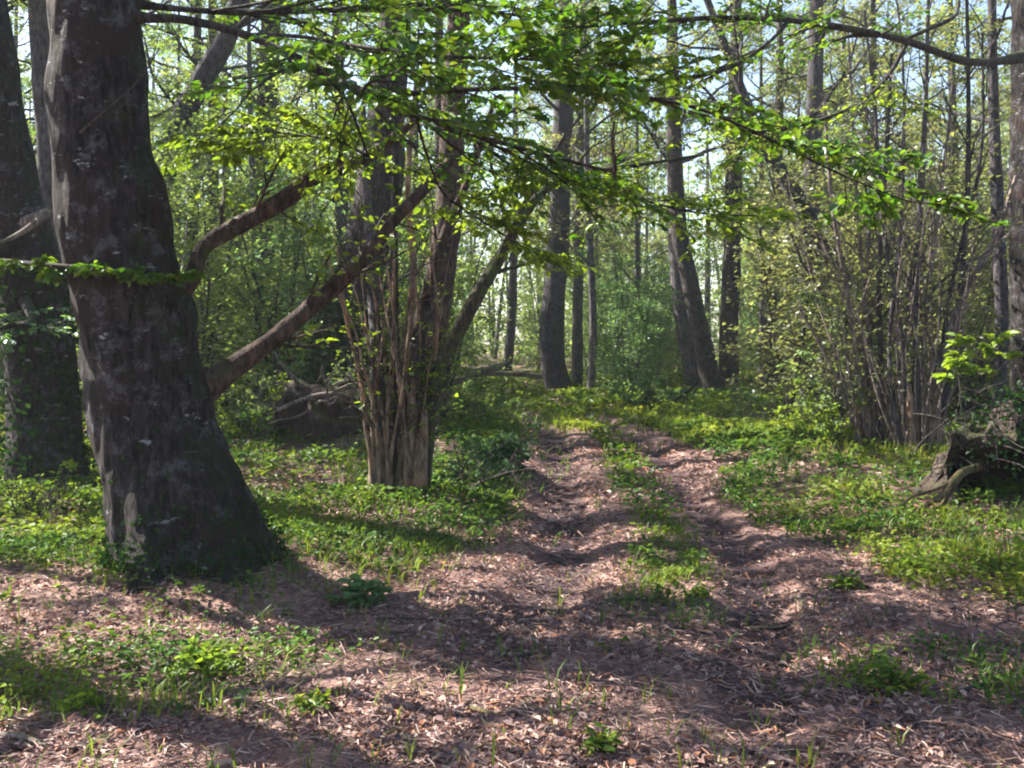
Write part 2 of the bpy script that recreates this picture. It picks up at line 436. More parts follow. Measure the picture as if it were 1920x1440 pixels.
# ------------------------------------------------------------------ scattered ground layers
def fan(n, r0, r1, seed, half=40):
    r = np.random.default_rng(seed)
    a = np.radians(r.uniform(-half, half, n)); d = np.exp(r.uniform(math.log(r0), math.log(r1), n))
    return np.sin(a) * d, np.cos(a) * d, d, r

# dead leaves
xx, yy, dd, rg = fan(260000, 3.0, 26, 101)
keep = rg.random(len(xx)) < (1 - .68 * green_mask(xx, yy)) * (.40 + .75 * noise(xx, yy, 0, .6, 61) + .3 * noise(xx, yy, 0, .2, 69)) * (1 - .86 * np.clip(ruts(xx, yy), 0, 1) * np.where(xx > track_x(yy), sstep(3.2, 5, yy), sstep(4.5, 6.5, yy)) * sstep(1.1, .9, track_d(xx, yy)))
xx, yy, dd = xx[keep], yy[keep], dd[keep]; n = len(xx)
az = rg.uniform(0, 2 * np.pi, n)
d = np.column_stack([np.cos(az), np.sin(az), rg.normal(0, .3, n)]); nn = np.array([0, 0, 1.]) + rg.normal(0, .38, (n, 3))
L = (.010 + .045 * rg.random(n) ** 2) * np.clip(dd / 7, 1, 2.2)
V, Q, k = leaf_quads(np.column_stack([xx, yy, ground_z(xx, yy) + rg.uniform(.008, .026, n)]), d, nn, L, L * rg.uniform(.45, .75, n), True)
mb = MB(); mb.add(V, Q, leaf_cols(rg, 'litter', n, k))
# crumbs of twig and husk among the leaves
tx, ty, td, rg = fan(60000, 3.0, 16, 104); n = len(tx); az = rg.uniform(0, 6.283, n); tl = rg.uniform(.015, .11, n) * np.clip(td / 7, 1, 2)
tz = ground_z(tx, ty) + rg.uniform(.012, .03, n); dv = np.column_stack([np.cos(az), np.sin(az), rg.normal(0, .22, n)])
V, Q = tubes(np.column_stack([tx, ty, tz])[:, None, :] + dv[:, None, :] * (np.array([-.5, .1, .5])[None, :, None] * tl[:, None, None]) + rg.normal(0, .004, (n, 3, 3)), (rg.uniform(.0012, .0035, n) * np.clip(td / 7, 1, 2))[:, None] * np.array([[1, .9, .5]]), 3)
mb.add(V, Q, leaf_cols(rg, 'litter', n, 9))
tag(link('leaf_litter', mb.mesh('leaf_litter', [LITTER], smooth=False)), 'brown and tan dead leaves scattered over the track and woodland floor', 'leaves', kind='stuff')

# low leafy ground plants
xx, yy, dd, rg = fan(60000, 3.2, 45, 102)
keep = rg.random(len(xx)) < green_mask(xx, yy) ** 1.3 * np.clip(.5 + .55 * noise(xx, yy, 0, .55, 63) + .45 * noise(xx, yy, 0, .2, 70) + .3 * noise(xx, yy, 0, 1.7, 71), .03, 1) * np.where(yy < 5.6, .6, 1.05)
xx, yy, dd = xx[keep], yy[keep], dd[keep]; n = len(xx)
per = 6
i = np.repeat(np.arange(n), per); N = len(i)
sc = np.clip(dd / 8, .8, 3.2)[i]
hgt = (rg.uniform(.02, .10, N) * (1 + .5 * noise(xx, yy, 0, .8, 64))[i]) * np.clip(sc, 1, 1.7) * (1 - .5 * np.clip(strip_mask(xx, yy), 0, 1)[i])
az = rg.uniform(0, 2 * np.pi, N); ro = rg.uniform(0, .06, N) * sc
px_, py_ = xx[i] + np.cos(az) * ro, yy[i] + np.sin(az) * ro
d = np.column_stack([np.cos(az), np.sin(az), rg.normal(.25, .35, N)]); nn = np.array([0, 0, 1.]) + rg.normal(0, .4, (N, 3))
L = rg.uniform(.03, .06, N) * sc
V, Q, k = leaf_quads(np.column_stack([px_, py_, ground_z(px_, py_) + hgt]), d, nn, L, L * rg.uniform(.45, .8, N), True)
tone = np.clip(.45 + .35 * noise(xx, yy, 0, 1.4, 65) + .3 * noise(xx, yy, 0, .35, 66), 0, 1)[i] * .75 + rg.random(N) * .25
mb = MB(); mb.add(V, Q, leaf_cols(rg, 'ground', N, k, tone))
tag(link('ground_plants', mb.mesh('ground_plants', [LEAF_G])), 'low green leafy plants covering the verges and the woodland floor', 'plants', kind='stuff')

# grass
xx, yy, dd, rg = fan(110000, 3.2, 60, 103)
w = green_mask(xx, yy) * (.34 + .7 * noise(xx, yy, 0, .7, 67)) * np.where(yy < 5.6, .5, 1)
w = np.maximum(w, .015) * np.where(yy > 15, 1.2, .8)
keep = rg.random(len(xx)) < w
xx, yy, dd = xx[keep], yy[keep], dd[keep]; n = len(xx); per = 3
i = np.repeat(np.arange(n), per); N = len(i)
sc = np.clip(dd / 9, .8, 4)[i]
az = rg.uniform(0, 2 * np.pi, N); ro = rg.uniform(0, .04, N) * sc
bx, by = xx[i] + np.cos(az) * ro, yy[i] + np.sin(az) * ro
Hh = rg.uniform(.05, .17, N) * np.clip(sc, 1, 1.6) * (1 - .45 * np.clip(strip_mask(xx, yy), 0, 1)[i]); lean = rg.uniform(.3, 1.1, N)
wd = .005 * sc
dirv = np.column_stack([np.cos(az), np.sin(az), np.zeros(N)]); sdv = np.column_stack([-np.sin(az), np.cos(az), np.zeros(N)])
p0 = np.column_stack([bx, by, ground_z(bx, by) - .01]); up = np.array([0, 0, 1.])
p1 = p0 + up * (Hh * .65)[:, None] + dirv * (Hh * lean * .3)[:, None]; p2 = p0 + up * (Hh * .9)[:, None] + dirv * (Hh * lean * .9)[:, None]
V = np.stack([p0 - sdv * wd[:, None], p0 + sdv * wd[:, None], p1 + sdv * wd[:, None] * .8, p1 - sdv * wd[:, None] * .8, p2 + sdv * wd[:, None] * .15, p2 - sdv * wd[:, None] * .15], 1)
b6 = np.arange(N)[:, None] * 6
Q = np.vstack([b6 + [0, 1, 2, 3], b6 + [3, 2, 4, 5]])
tone = np.clip(.5 + .35 * noise(xx, yy, 0, 1.1, 68), 0, 1)[i] * .7 + rg.random(N) * .3
mb = MB(); mb.add(V.reshape(-1, 3), Q, leaf_cols(rg, 'ground', N, 6, tone))
tag(link('grass', mb.mesh('grass', [LEAF_G])), 'short woodland grass along the track, its middle strip and the far ride', 'grass', kind='stuff')

# ------------------------------------------------------------------ generic tree
def px_path(pts, Y):
    """[(px, py, width px[, dY])] -> (K,4) x y z r"""
    o = []
    for p in pts:
        yy = Y + (p[3] if len(p) > 3 else 0)
        q = P3(p[0], p[1], yy); o.append([*q, p[2] * .5 / F * yy])
    return np.array(o)

def extend_up(pr, H, rtop, lean=.5):
    d = pr[-1, :3] - pr[-2, :3]; d = d / max(np.linalg.norm(d), 1e-6); d = norm(d * [lean, lean, 1] + [0, 0, .25])
    z0 = pr[-1, 2]
    if z0 >= H: return pr
    n = max(2, int((H - z0) / 2.5)); rows = []
    for k in range(1, n + 1):
        f = k / n
        rows.append([*(pr[-1, :3] + d * (H - z0) * f), pr[-1, 3] * (1 - f) + rtop * f])
    return np.vstack([pr, rows])

def crown(rng, wood, leaf, pr, t0, n1, len1, el, n2, n3, per, size, pal, flat=.6, near=False, gap=True, lift=.04, spread=.0, t1=.98, az0=None, sides=(5, 3, 3), thin=1.0):
    """limbs, shoots, twigs and leaves on a trunk pr (K,4)"""
    tp = even_path(pr, 40)
    t = t0 + (t1 - t0) * ((np.arange(n1) + rng.random(n1)) / n1)
    z = np.zeros(n1, int)
    p0, T = on(tp[None, :, :3], z, t); r0 = onr(tp[None, :, 3], z, t)
    az = (rng.random() * 6.28 if az0 is None else az0) + np.arange(n1) * 2.4 + rng.normal(0, .35, n1)
    e = el + rng.normal(0, .18, n1) + .5 * (t - t0)
    d0 = np.column_stack([np.cos(az) * np.cos(e), np.sin(az) * np.cos(e), np.sin(e)])
    L = len1 * (1.05 - .55 * (t - t0) / max(t1 - t0, .01)) * rng.uniform(.7, 1.2, n1)
    A = grow(rng, p0, d0, L, 9, .13, lift); RA = np.minimum(r0 * .5, (L * .016 + .008) * thin)[:, None] * np.linspace(1, .18, 9)
    B, RB = offshoots(rng, A, RA, n2, .2, .98, .85, .5, flat, 6, .12, .0, .6)
    if gap:
        kb = rng.random(len(B)) > sun_gap(B.mean(axis=1), True) * .85
        B, RB = B[kb], RB[kb]
    C, RC = offshoots(rng, B, RB, n3, .15, 1.0, .8, .5, flat, 4, .12, -.03, .6, minlen=.25)
    if gap:
        kc = rng.random(len(C)) > sun_gap(C.mean(axis=1), True) * .9
        C, RC = C[kc], RC[kc]
    for Pp, Rr, s in ((A, RA, sides[0]), (B, RB, sides[1]), (C, np.maximum(RC, .003), sides[2])):
        wood.add(*tubes(Pp, Rr, s))
    leaves_on(leaf, rng, C, per, size, pal, near, spread=spread, gap=gap)
    leaves_on(leaf, rng, B, max(2, per // 2), size, pal, near, spread=spread, gap=gap, t0=.4)

def make_tree(name, label, cat, pts, Y, H, bark, pal, seed, t0=.3, n1=14, len1=3.2, el=.35, n2=6, n3=6, per=12, size=.085, flat=.6, group=None,
              rough=.05, sides=16, lean=.5, bed=.35, gap=True, spread=.05, rings=70, ivy=None, near=False):
    rng = np.random.default_rng(seed)
    pr = px_path(pts, Y)
    gz = float(ground_z(pr[0, 0], pr[0, 1]))
    low = pr[0].copy(); low[:3] += (pr[0, :3] - pr[1, :3]) / max(pr[1, 2] - pr[0, 2], .05) * 0 ; low[2] = min(gz, pr[0, 2]) - bed; low[3] *= 1.25
    pr = np.vstack([low, pr]); pr = extend_up(pr, H, .03, lean)
    base = (pr[1, 0], pr[1, 1], gz)
    th = thing(name, label, cat, base, group)
    tr = MB(); lf = MB()
    V, Q = bough(pr[:, :3], pr[:, 3], rings, sides, rough, seed, .04); tr.add(V, Q)
    crown(rng, tr, lf, pr, t0, n1, len1, el, n2, n3, per, size, pal, flat, near, gap, spread=spread)
    link('trunk', tr.mesh('trunk', [bark], origin=base), th)
    link('crown', lf.mesh('crown', [LEAF_FAR if not near else LEAF], smooth=False, origin=base), th)
    if ivy:
        iv = MB(); z0, z1, n, sz = ivy
        tp = smooth_path(pr, 200); sel = np.where((tp[:, 2] > z0) & (tp[:, 2] < z1))[0]
        j = rng.choice(sel, n); a = rng.uniform(0, 2 * np.pi, n)
        o_ = np.column_stack([np.cos(a), np.sin(a), np.zeros(n)])
        p = tp[j, :3] + o_ * (tp[j, 3] * 1.05 + rng.uniform(0, .12, n) ** 1.2)[:, None] + rng.normal(0, .04, (n, 3))
        d = np.column_stack([-np.sin(a), np.cos(a), rng.normal(-.5, .4, n)]); L = sz * rng.uniform(.6, 1.3, n)
        V, Q, k = leaf_quads(p, d, o_ + rng.normal(0, .4, (n, 3)), L, L * .8, True)
        iv.add(V, Q, leaf_cols(rng, 'ivy', n, k)); link('ivy', iv.mesh('ivy', [LEAF_G], origin=base), th)
    return th

# ================================================================== THE BIG TREE
rng = np.random.default_rng(11)
BY = 6.7
big = px_path([(372, 1085, 330), (352, 1010, 282), (307, 870, 243), (280, 735, 218), (246, 560, 212), (212, 380, 202), (190, 250, 185), (180, 0, 180)], BY)
big = np.vstack([[big[0, 0] + .02, big[0, 1], -.35, big[0, 3] * 1.18], big])
big = np.vstack([big, px_path([(158, -420, 104), (150, -900, 76)], BY)])
big[:, 3] *= .94
big = extend_up(big, 14.5, .05, .8)
bbase = (float(big[1, 0]), BY, float(ground_z(big[1, 0], BY)))
bt = thing('mature_tree', 'massive dark mossy trunk with two low bare limbs, leaning beside the track', 'tree', bbase)
tr = MB()
V, Q = bough(big[:, :3], big[:, 3], 420, 150, .06, 21, .09)
hz = V[:, 2]; cxy = np.array([np.interp(hz, big[:, 2], big[:, 0]), np.full(len(hz), BY)]).T
ang = np.arctan2(V[:, 1] - cxy[:, 1], V[:, 0] - cxy[:, 0])
fl = np.exp(-np.maximum(hz - bbase[2], -.2) / .34)
lob = .07 * noise(ang * 3, hz * 0, 0, .5, 77) + .10 * noise(ang * 3, hz, 0, 1.3, 78) + .15 * np.maximum(0, np.cos(ang + .25)) ** 10 + .30 * np.maximum(0, np.cos(ang + .85)) ** 26 + .34 * np.maximum(0, np.cos(ang + 1.75)) ** 30 + .24 * np.maximum(0, np.cos(ang + 2.6)) ** 12 + .15 * np.maximum(0, np.cos(ang - 1.6)) ** 6 - .03
V[:, :2] = cxy + (V[:, :2] - cxy) * (1 + fl * lob)[:, None]
# burr on the right of the stem and a snapped branch collar on the left
for (qx, qy, rad, amp) in ((305, 375, .20, .05), (352, 505, .12, .05), (368, 725, .16, .06), (130, 690, .11, .05)):
    q = P3(qx, qy, BY - .15); w = np.exp(-((V - q) ** 2).sum(1) / rad ** 2)
    dirv = norm(np.column_stack([V[:, 0] - cxy[:, 0], V[:, 1] - cxy[:, 1], np.zeros(len(V))])); V += dirv * (amp * w)[:, None]
tr.add(V, Q)
link('trunk', tr.mesh('trunk', [BK_BIG], origin=bbase), bt)
n = 1500; a = rng.uniform(0, 6.283, n); hh = rng.exponential(.10, n) * (1 + .9 * np.cos(a + .5)); j = np.array([np.argmin(np.abs(hz - (bbase[2] + q)) + np.abs(np.angle(np.exp(1j * (ang - p_))))) for q, p_ in zip(hh, a)])
o_ = np.column_stack([np.cos(ang[j]), np.sin(ang[j]), np.zeros(n)]); p = V[j] + o_ * rng.uniform(.005, .05, n)[:, None]
L = rng.uniform(.02, .045, n); lv, lq, k = leaf_quads(p, rng.normal(0, 1, (n, 3)), o_ + rng.normal(0, .5, (n, 3)), L, L * .8, True)
iv = MB(); iv.add(lv, lq, leaf_cols(rng, 'ivy', n, k)); link('ivy', iv.mesh('ivy', [LEAF_G], origin=bbase), bt)

def limb(th, base, pts, Y, bark, seed, label=None, rings=60, sides=18, rough=.06, n2=0, len2=1.0, n3=4, per=13, size=.056, pal='beech', flat=.95, leafmat=None,
         t0=.2, sub_ang=.8, gap=False, part='limb', minlen=.2, tilt=.35, lift=.0, twig_len=.5):
    """a big limb with its own sprays of leaves: part limb > sub-part foliage"""
    rng = np.random.default_rng(seed)
    pr = px_path(pts, Y); w = MB(); V, Q = bough(pr[:, :3] + np.random.default_rng(seed + 900).normal(0, 1, (len(pr), 3)) * pr[:, 3:4] * .25, pr[:, 3], rings, sides, rough * 1.5, seed, .16); w.add(V, Q)
    lf = MB()
    if n2:
        sp = smooth_path(pr, 30)
        A = sp[None, :, :3]; RA = sp[None, :, 3]
        tot = np.linalg.norm(np.diff(sp[:, :3], axis=0), axis=1).sum()
        B, RB = offshoots(rng, A, RA, n2, t0, 1.0, sub_ang, len2 / tot, flat, 7, .10, lift, .6)
        C, RC = offshoots(rng, B, RB, n3, .15, 1.0, .75, twig_len, flat, 5, .10, -.02, .6, minlen=minlen)
        w.add(*tubes(B, np.maximum(RB, .004), 5)); w.add(*tubes(C, np.maximum(RC, .0025), 4))
        leaves_on(lf, rng, C, per, size, pal, True, tilt, gap=gap)
        leaves_on(lf, rng, B, per, size, pal, True, tilt, gap=gap, t0=.3)
    o = link(part, w.mesh(part, [bark], origin=base), th)
    if label: o['label'] = label
    if not lf.empty(): link('foliage', lf.mesh('foliage', [LEAF], origin=base), o)
    return o

limb(bt, bbase, [(320, 742, 110, 0), (380, 724, 60, .0), (450, 678, 37, .1), (520, 632, 33, .2), (590, 570, 32, .3), (650, 510, 30, .4), (705, 455, 26, .5), (740, 412, 22, .6), (800, 350, 20, .8), (850, 290, 12, 1.0)],
     BY, BK_LIMB, 31, 'lower bare limb arching up to the right', n2=13, len2=.7, n3=4, per=3, t0=.25, flat=.3, pal='fresh', size=.07)
limb(bt, bbase, [(315, 560, 66, .1), (352, 522, 36, .1), (385, 470, 31, .2), (425, 432, 34, .3), (480, 405, 30, .4), (550, 365, 33, .5), (600, 330, 30, .6), (650, 305, 25, .7), (710, 275, 22, .9), (780, 225, 14, 1.2)],
     BY, BK_LIMB, 32, 'upper crooked bare limb', n2=12, len2=.7, n3=4, per=3, t0=.3, flat=.3, pal='fresh', size=.07)
# long overhanging limbs with tiers of fresh leaves
limb(bt, bbase, [(215, 20, 40.0, 0), (280, 34, 17.2, -.1), (340, 38, 15.6, -.2), (440, 62, 14.8, -.35), (540, 98, 14.0, -.5), (620, 140, 14.0, -.6), (700, 184, 13.3, -.7), (780, 214, 11.7, -.75), (900, 258, 10.1, -.8), (1010, 288, 7.8, -.8), (1150, 322, 4.7, -.7)],
     BY, BK_DARK, 33, 'long overhanging limb sloping down to the right', n2=20, len2=1.6, n3=7, per=12, t0=.35, pal='beech')
limb(bt, bbase, [(540, 98, 10.9, -.5), (600, 140, 8.6, -.4), (640, 172, 7.8, -.3), (662, 215, 6.2, -.2), (690, 290, 4.7, 0)], BY, BK_DARK, 34, rings=30, sides=8, n2=7, len2=1.1, n3=5, per=10, pal='fresh', t0=.3)
limb(bt, bbase, [(210, 0, 40.0, .1), (300, 14, 14.0, .1), (420, 24, 11.7, .3), (560, 22, 10.1, .6), (720, 18, 8.6, .9), (900, 24, 7.0, 1.2), (1080, 40, 4.7, 1.5)], BY, BK_DARK, 35, n2=24, len2=1.8, n3=7, per=12, t0=.25, pal='beech')
limb(bt, bbase, [(700, 184, 10.1, -.7), (850, 170, 8.6, -1.0), (1000, 166, 7.8, -1.2), (1150, 176, 7.0, -1.3), (1290, 198, 6.2, -1.3), (1400, 240, 5.5, -1.3), (1500, 290, 4.7, -1.2), (1610, 342, 3.9, -1.1), (1710, 380, 2.3, -1.0)],
     BY, BK_DARK, 36, 'dark leafy spray reaching over the track', rings=50, sides=10, n2=24, len2=.85, n3=5, per=11, t0=.12, pal='beech', flat=.95)
limb(bt, bbase, [(440, 62, 9.4, -.35), (560, 70, 7.8, -.9), (700, 90, 7.0, -1.4), (840, 105, 6.2, -1.7), (980, 110, 5.5, -1.9), (1120, 125, 3.1, -2.0)], BY, BK_DARK, 37, rings=40, sides=8, n2=20, len2=1.0, n3=6, per=13, t0=.2, pal='beech')
limb(bt, bbase, [(900, 258, 7.0, -.8), (980, 300, 6.2, -.5), (1080, 340, 5.5, 0), (1200, 375, 4.7, .6), (1320, 400, 3.9, 1.1), (1430, 405, 2.3, 1.5)], BY, BK_DARK, 38, rings=40, sides=8, n2=20, len2=1.0, n3=6, per=12, t0=.15, pal='fresh')
limb(bt, bbase, [(690, 290, 6.2, 0), (630, 262, 5.5, .1), (560, 255, 4.7, .3), (480, 262, 3.9, .4), (400, 285, 2.3, .5)], BY, BK_DARK, 39, rings=30, sides=8, n2=18, len2=.75, n3=6, per=11, t0=.1, pal='fresh')
limb(bt, bbase, [(780, 214, 6.2, -.75), (800, 290, 5.5, -.4), (830, 360, 4.7, -.2), (880, 400, 3.9, 0), (960, 450, 3.1, .1), (1010, 480, 2.3, .2)], BY, BK_DARK, 40, rings=30, sides=8, n2=14, len2=.7, n3=4, per=9, t0=.3, pal='fresh')
limb(bt, bbase, [(1150, 335, 8.6, -.7), (1153, 300, 7.0, -.7), (1148, 262, 6.2, -.7), (1154, 226, 3.1, -.7)], BY, BK_LIMB, 41, 'short dead upright stub on an overhanging limb', rings=16, sides=8, n2=6, len2=.25, n3=2, per=0, t0=.2, flat=.2, sub_ang=1.2, part='dead_stub')
limb(bt, bbase, [(190, 360, 9.4, -.3), (140, 210, 7.0, -.5), (110, 265, 5.5, -.6), (30, 300, 3.1, -.7)], BY - .1, BK_TWIG, 42, rings=24, sides=6, part='dead_twig') if False else None
limb(bt, bbase, [(150, 250, 6.2, -.34), (200, 205, 4.7, -.45), (260, 150, 3.1, -.55), (300, 90, 2.3, -.7)], BY, BK_TWIG, 43, rings=20, sides=6, part='twig')
# high crown above the frame
cw = MB(); cl = MB()
crown(np.random.default_rng(44), cw, cl, big, .36, 20, 5.4, .25, 7, 6, 9, .095, 'beech', .7, False, True, spread=.08, thin=.55)
cr = link('crown', cl.mesh('crown', [LEAF_FAR], smooth=False, origin=bbase), bt)
link('branch_frame', cw.mesh('branch_frame', [BK_DARK], origin=bbase), cr)

# ================================================================== OTHER NAMED TREES
t2 = make_tree('leaning_tree', 'dark trunk half cut off by the photo edge, behind the massive mossy trunk', 'tree',
          [(92, 918, 165), (85, 860, 140), (78, 700, 125), (55, 520, 122), (10, 330, 110), (-45, 0, 100), (-150, -450, 80, 1.3), (-260, -900, 50, 3.6)], 10.6, 14, BK_BIG, 'mid', 51, t0=.42, n1=16, len1=4.6, n2=6, n3=6, per=9, size=.09, sides=36, rings=140, rough=.04, ivy=(.2, 2.4, 1500, .06))
b2 = tuple(t2.location)
limb(t2, b2, [(20, 470, 40, 0), (-70, 470, 26, -1.6), (-60, 480, 18, -3.0), (30, 492, 12, -3.9), (180, 505, 8, -4.2), (340, 522, 4, -4.3)], 10.6, BK_DARK, 52, 'low limb with a thin flat spray of leaves', rings=50, sides=10, n2=22, len2=.32, n3=4, per=12, t0=.55, pal='beech', flat=.98, size=.055, tilt=.3, minlen=.08)
limb(t2, b2, [(40, 560, 30, -.2), (60, 600, 14, -.8), (20, 612, 8, -1.2), (-40, 625, 5, -1.4)], 10.6, BK_DARK, 53, rings=24, sides=8, n2=12, len2=.7, n3=4, per=9, t0=.2, pal='cool', size=.06)
limb(t2, b2, [(60, 430, 30, -.2), (90, 400, 16, -.6), (30, 440, 10, -1.0), (-40, 470, 6, -1.2)], 10.6, BK_DEAD, 54, rings=24, sides=8)

make_tree('slender_tree', 'pale grey trunk in the gap between the two dark trunks', 'tree', [(120, 830, 46), (112, 600, 44), (98, 380, 42), (84, 180, 40), (74, 0, 38)], 15.5, 15, BK_GREY, 'mid', 55, t0=.4, n1=14, len1=3.6, per=8)
make_tree('slanting_tree', 'grey trunk slanting up to the right behind the upper crooked limb', 'tree', [(215, 775, 52), (262, 500, 46), (330, 250, 42), (380, 150, 40), (440, 30, 36)], 21, 16, BK_BLUE, 'mid', 56, t0=.5, n1=14, len1=3.6, lean=.8)
make_tree('ivy_clad_tree', 'stout leaning tree with ivy at its foot, behind the arching lower limb', 'tree', [(588, 812, 110), (606, 760, 92), (645, 610, 90), (690, 450, 92), (714, 330, 84), (728, 180, 70), (742, 0, 60)], 16.5, 17, BK_DARK, 'mid', 57,
          t0=.42, n1=16, len1=4.0, sides=24, rings=100, rough=.06, ivy=(0.1, 2.2, 2600, .10))
make_tree('slender_tree', 'reddish brown trunk directly behind the brown coppice stump', 'tree', [(792, 830, 66), (800, 690, 60), (826, 520, 56), (842, 380, 52), (850, 200, 46), (862, 0, 40)], 14.5, 15, BK_LIMB, 'mid', 58, t0=.45, n1=13, len1=3.2)
make_tree('blue_grey_tree', 'bluish grey trunk seen between the two bare low limbs', 'tree', [(505, 745, 46), (500, 600, 44), (492, 420, 42), (500, 200, 38), (510, 0, 34)], 27, 16, BK_BLUE, 'mid', 59, t0=.42)
make_tree('slender_tree', 'very thin pale stem left of the arching lower limb', 'tree', [(482, 745, 16), (484, 600, 15), (480, 480, 14), (470, 250, 11)], 24, 11, BK_GREY, 'mid', 60, t0=.5, n1=10, len1=1.8)
make_tree('forked_base_tree', 'dark bluish trunk with a splayed foot at the bend of the track', 'tree', [(1052, 742, 54), (1038, 690, 46), (1032, 620, 43), (1042, 520, 42), (1050, 380, 39), (1058, 150, 34)], 31, 17, BK_BLUE, 'mid', 61, t0=.38, n1=15, len1=3.8)
make_tree('slender_tree', 'thin dark trunk beyond the bend, left of the bluish splayed-foot trunk', 'tree', [(950, 705, 20), (958, 620, 17), (962, 520, 16), (966, 300, 14)], 44, 15, BK_BLUE, 'mid', 62, t0=.4, n1=12, len1=3)
make_tree('slender_tree', 'pale straight stem just right of the bluish splayed-foot trunk', 'tree', [(1082, 730, 22), (1083, 600, 20), (1085, 470, 19), (1088, 250, 16)], 33, 15, BK_GREY, 'mid', 63, t0=.45, n1=11, len1=2.6)
make_tree('twin_trunk_tree', 'pale grey member of the close pair of trunks right of the track', 'tree', [(1306, 746, 30), (1290, 660, 30), (1275, 560, 30), (1268, 440, 29), (1262, 200, 26)], 29, 16, BK_GREY, 'mid', 64, t0=.4, n1=13, len1=3.2)
make_tree('twin_trunk_tree', 'dark member of the close pair of trunks right of the track', 'tree', [(1342, 744, 44), (1328, 690, 38), (1306, 590, 34), (1288, 500, 32), (1272, 420, 30), (1262, 150, 24)], 27.5, 16, BK_DARK, 'mid', 65, t0=.42, n1=13, len1=3.2)
make_tree('slender_tree', 'dark trunk standing just right of the close pair of trunks', 'tree', [(1368, 738, 40), (1366, 640, 36), (1370, 540, 34), (1374, 420, 32), (1380, 150, 28)], 31, 16, BK_DARK, 'mid', 66, t0=.42, n1=13, len1=3.2)
make_tree('slender_tree', 'thin mossy dark stem midway between the pair and the leaning grey trunk', 'tree', [(1438, 730, 24), (1442, 620, 21), (1452, 500, 20), (1458, 380, 18), (1462, 150, 15)], 30, 14, BK_MOSS, 'mid', 67, t0=.4, n1=12, len1=2.6)
make_tree('slender_tree', 'upright brownish trunk in front of the leaning grey trunk', 'tree', [(1518, 770, 44), (1520, 640, 38), (1516, 500, 36), (1522, 340, 32), (1530, 100, 28)], 23, 15, BK_BLUE, 'olive', 68, t0=.42, n1=13, len1=3)
make_tree('leaning_tree', 'grey trunk leaning steeply to the left above the leafy shrub', 'tree', [(1668, 790, 46), (1640, 640, 36), (1590, 530, 33), (1530, 430, 31), (1476, 340, 29), (1420, 240, 20)], 19.5, 11.5, BK_BLUE, 'olive', 69, t0=.5, n1=12, len1=2.8, lean=.9)
make_tree('mature_tree', 'dark straight trunk cut off by the photo edge behind the bright sapling', 'tree', [(1945, 850, 110), (1946, 640, 96), (1943, 400, 96), (1945, 200, 92), (1948, 0, 90)], 13.5, 16, BK_BIG, 'olive', 70, t0=.4, n1=16, len1=4.2, sides=28, rings=110, rough=.05)
t_ = make_tree('slender_tree', 'thin grey stem rising beside the dark trunk at the photo edge', 'tree', [(1872, 820, 26), (1878, 600, 24), (1870, 380, 22), (1862, 150, 18)], 16, 13, BK_BLUE, 'olive', 71, t0=.4, n1=12, len1=2.2)
# overhanging branch at the top right belongs to the dark straight trunk
tR = [o for o in COL.objects if o.get('label', '').startswith('dark straight trunk')][0]
limb(tR, tuple(tR.location), [(1940, 95, 26, -.3), (1860, 116, 16, -1.5), (1800, 112, 14, -2.6), (1700, 80, 13, -3.6), (1600, 55, 12, -4.4), (1480, 38, 10, -5), (1350, 34, 9, -5.5), (1200, 42, 7, -5.9), (1060, 52, 4, -6.2)],
     13.5, BK_DARK, 72, 'long thin branch arching over towards the track', rings=60, sides=10, n2=26, len2=.8, n3=5, per=9, t0=.42, pal='beech', flat=.93)
limb(tR, tuple(tR.location), [(1690, 78, 8, -3.6), (1740, 55, 7, -3.4), (1790, 30, 6, -3.2), (1800, -20, 4, -3.1)], 13.5, BK_DARK, 73, rings=20, sides=8)

limb(tR, tuple(tR.location), [(1480, 38, 9, -5), (1440, 80, 8, -5.3), (1360, 130, 7, -5.5), (1240, 150, 6, -5.6), (1100, 140, 5, -5.6), (960, 145, 3, -5.6)], 13.5, BK_DARK, 74, rings=30, sides=8, n2=18, len2=.9, n3=5, per=10, t0=.2, pal='fresh', size=.05)
limb(tR, tuple(tR.location), [(1700, 80, 9, -3.6), (1660, 150, 8, -3.8), (1600, 200, 7, -4.0), (1500, 235, 6, -4.2), (1390, 250, 4, -4.3)], 13.5, BK_DARK, 75, rings=30, sides=8, n2=16, len2=1.1, n3=5, per=10, t0=.2, pal='fresh', size=.055)
# unseen trees added past the left edge so their crowns shade the ground
for (xx_, yy_, sd, lab) in ((-9.6, 14.6, 81, 'tree past the photo edge, added for shade, with low spreading crown'), (-12.5, 20.5, 82, 'tree past the photo edge, added for shade, its crown filling the far upper corner'), (-6.3, 6.7, 83, 'nearest added tree past the photo edge, dappling the near ground with shade')):
    rg_ = np.random.default_rng(sd)
    px0 = 960 + F * xx_ / yy_
    make_tree('added_shade_tree', lab, 'tree', [(px0, HOR + F * EYE / yy_, .6 * F / yy_), (px0 + 10, HOR, .46 * F / yy_), (px0, HOR - 2.5 * F / yy_, .34 * F / yy_)], yy_, 15, BK_DARK, 'mid', sd, t0=.2, n1=24 if sd == 83 else 18, len1=4.2 if sd == 83 else 4.8, n2=7 if sd == 83 else 6, n3=6, per=12 if sd == 83 else 9, size=.09 if sd == 83 else .1)

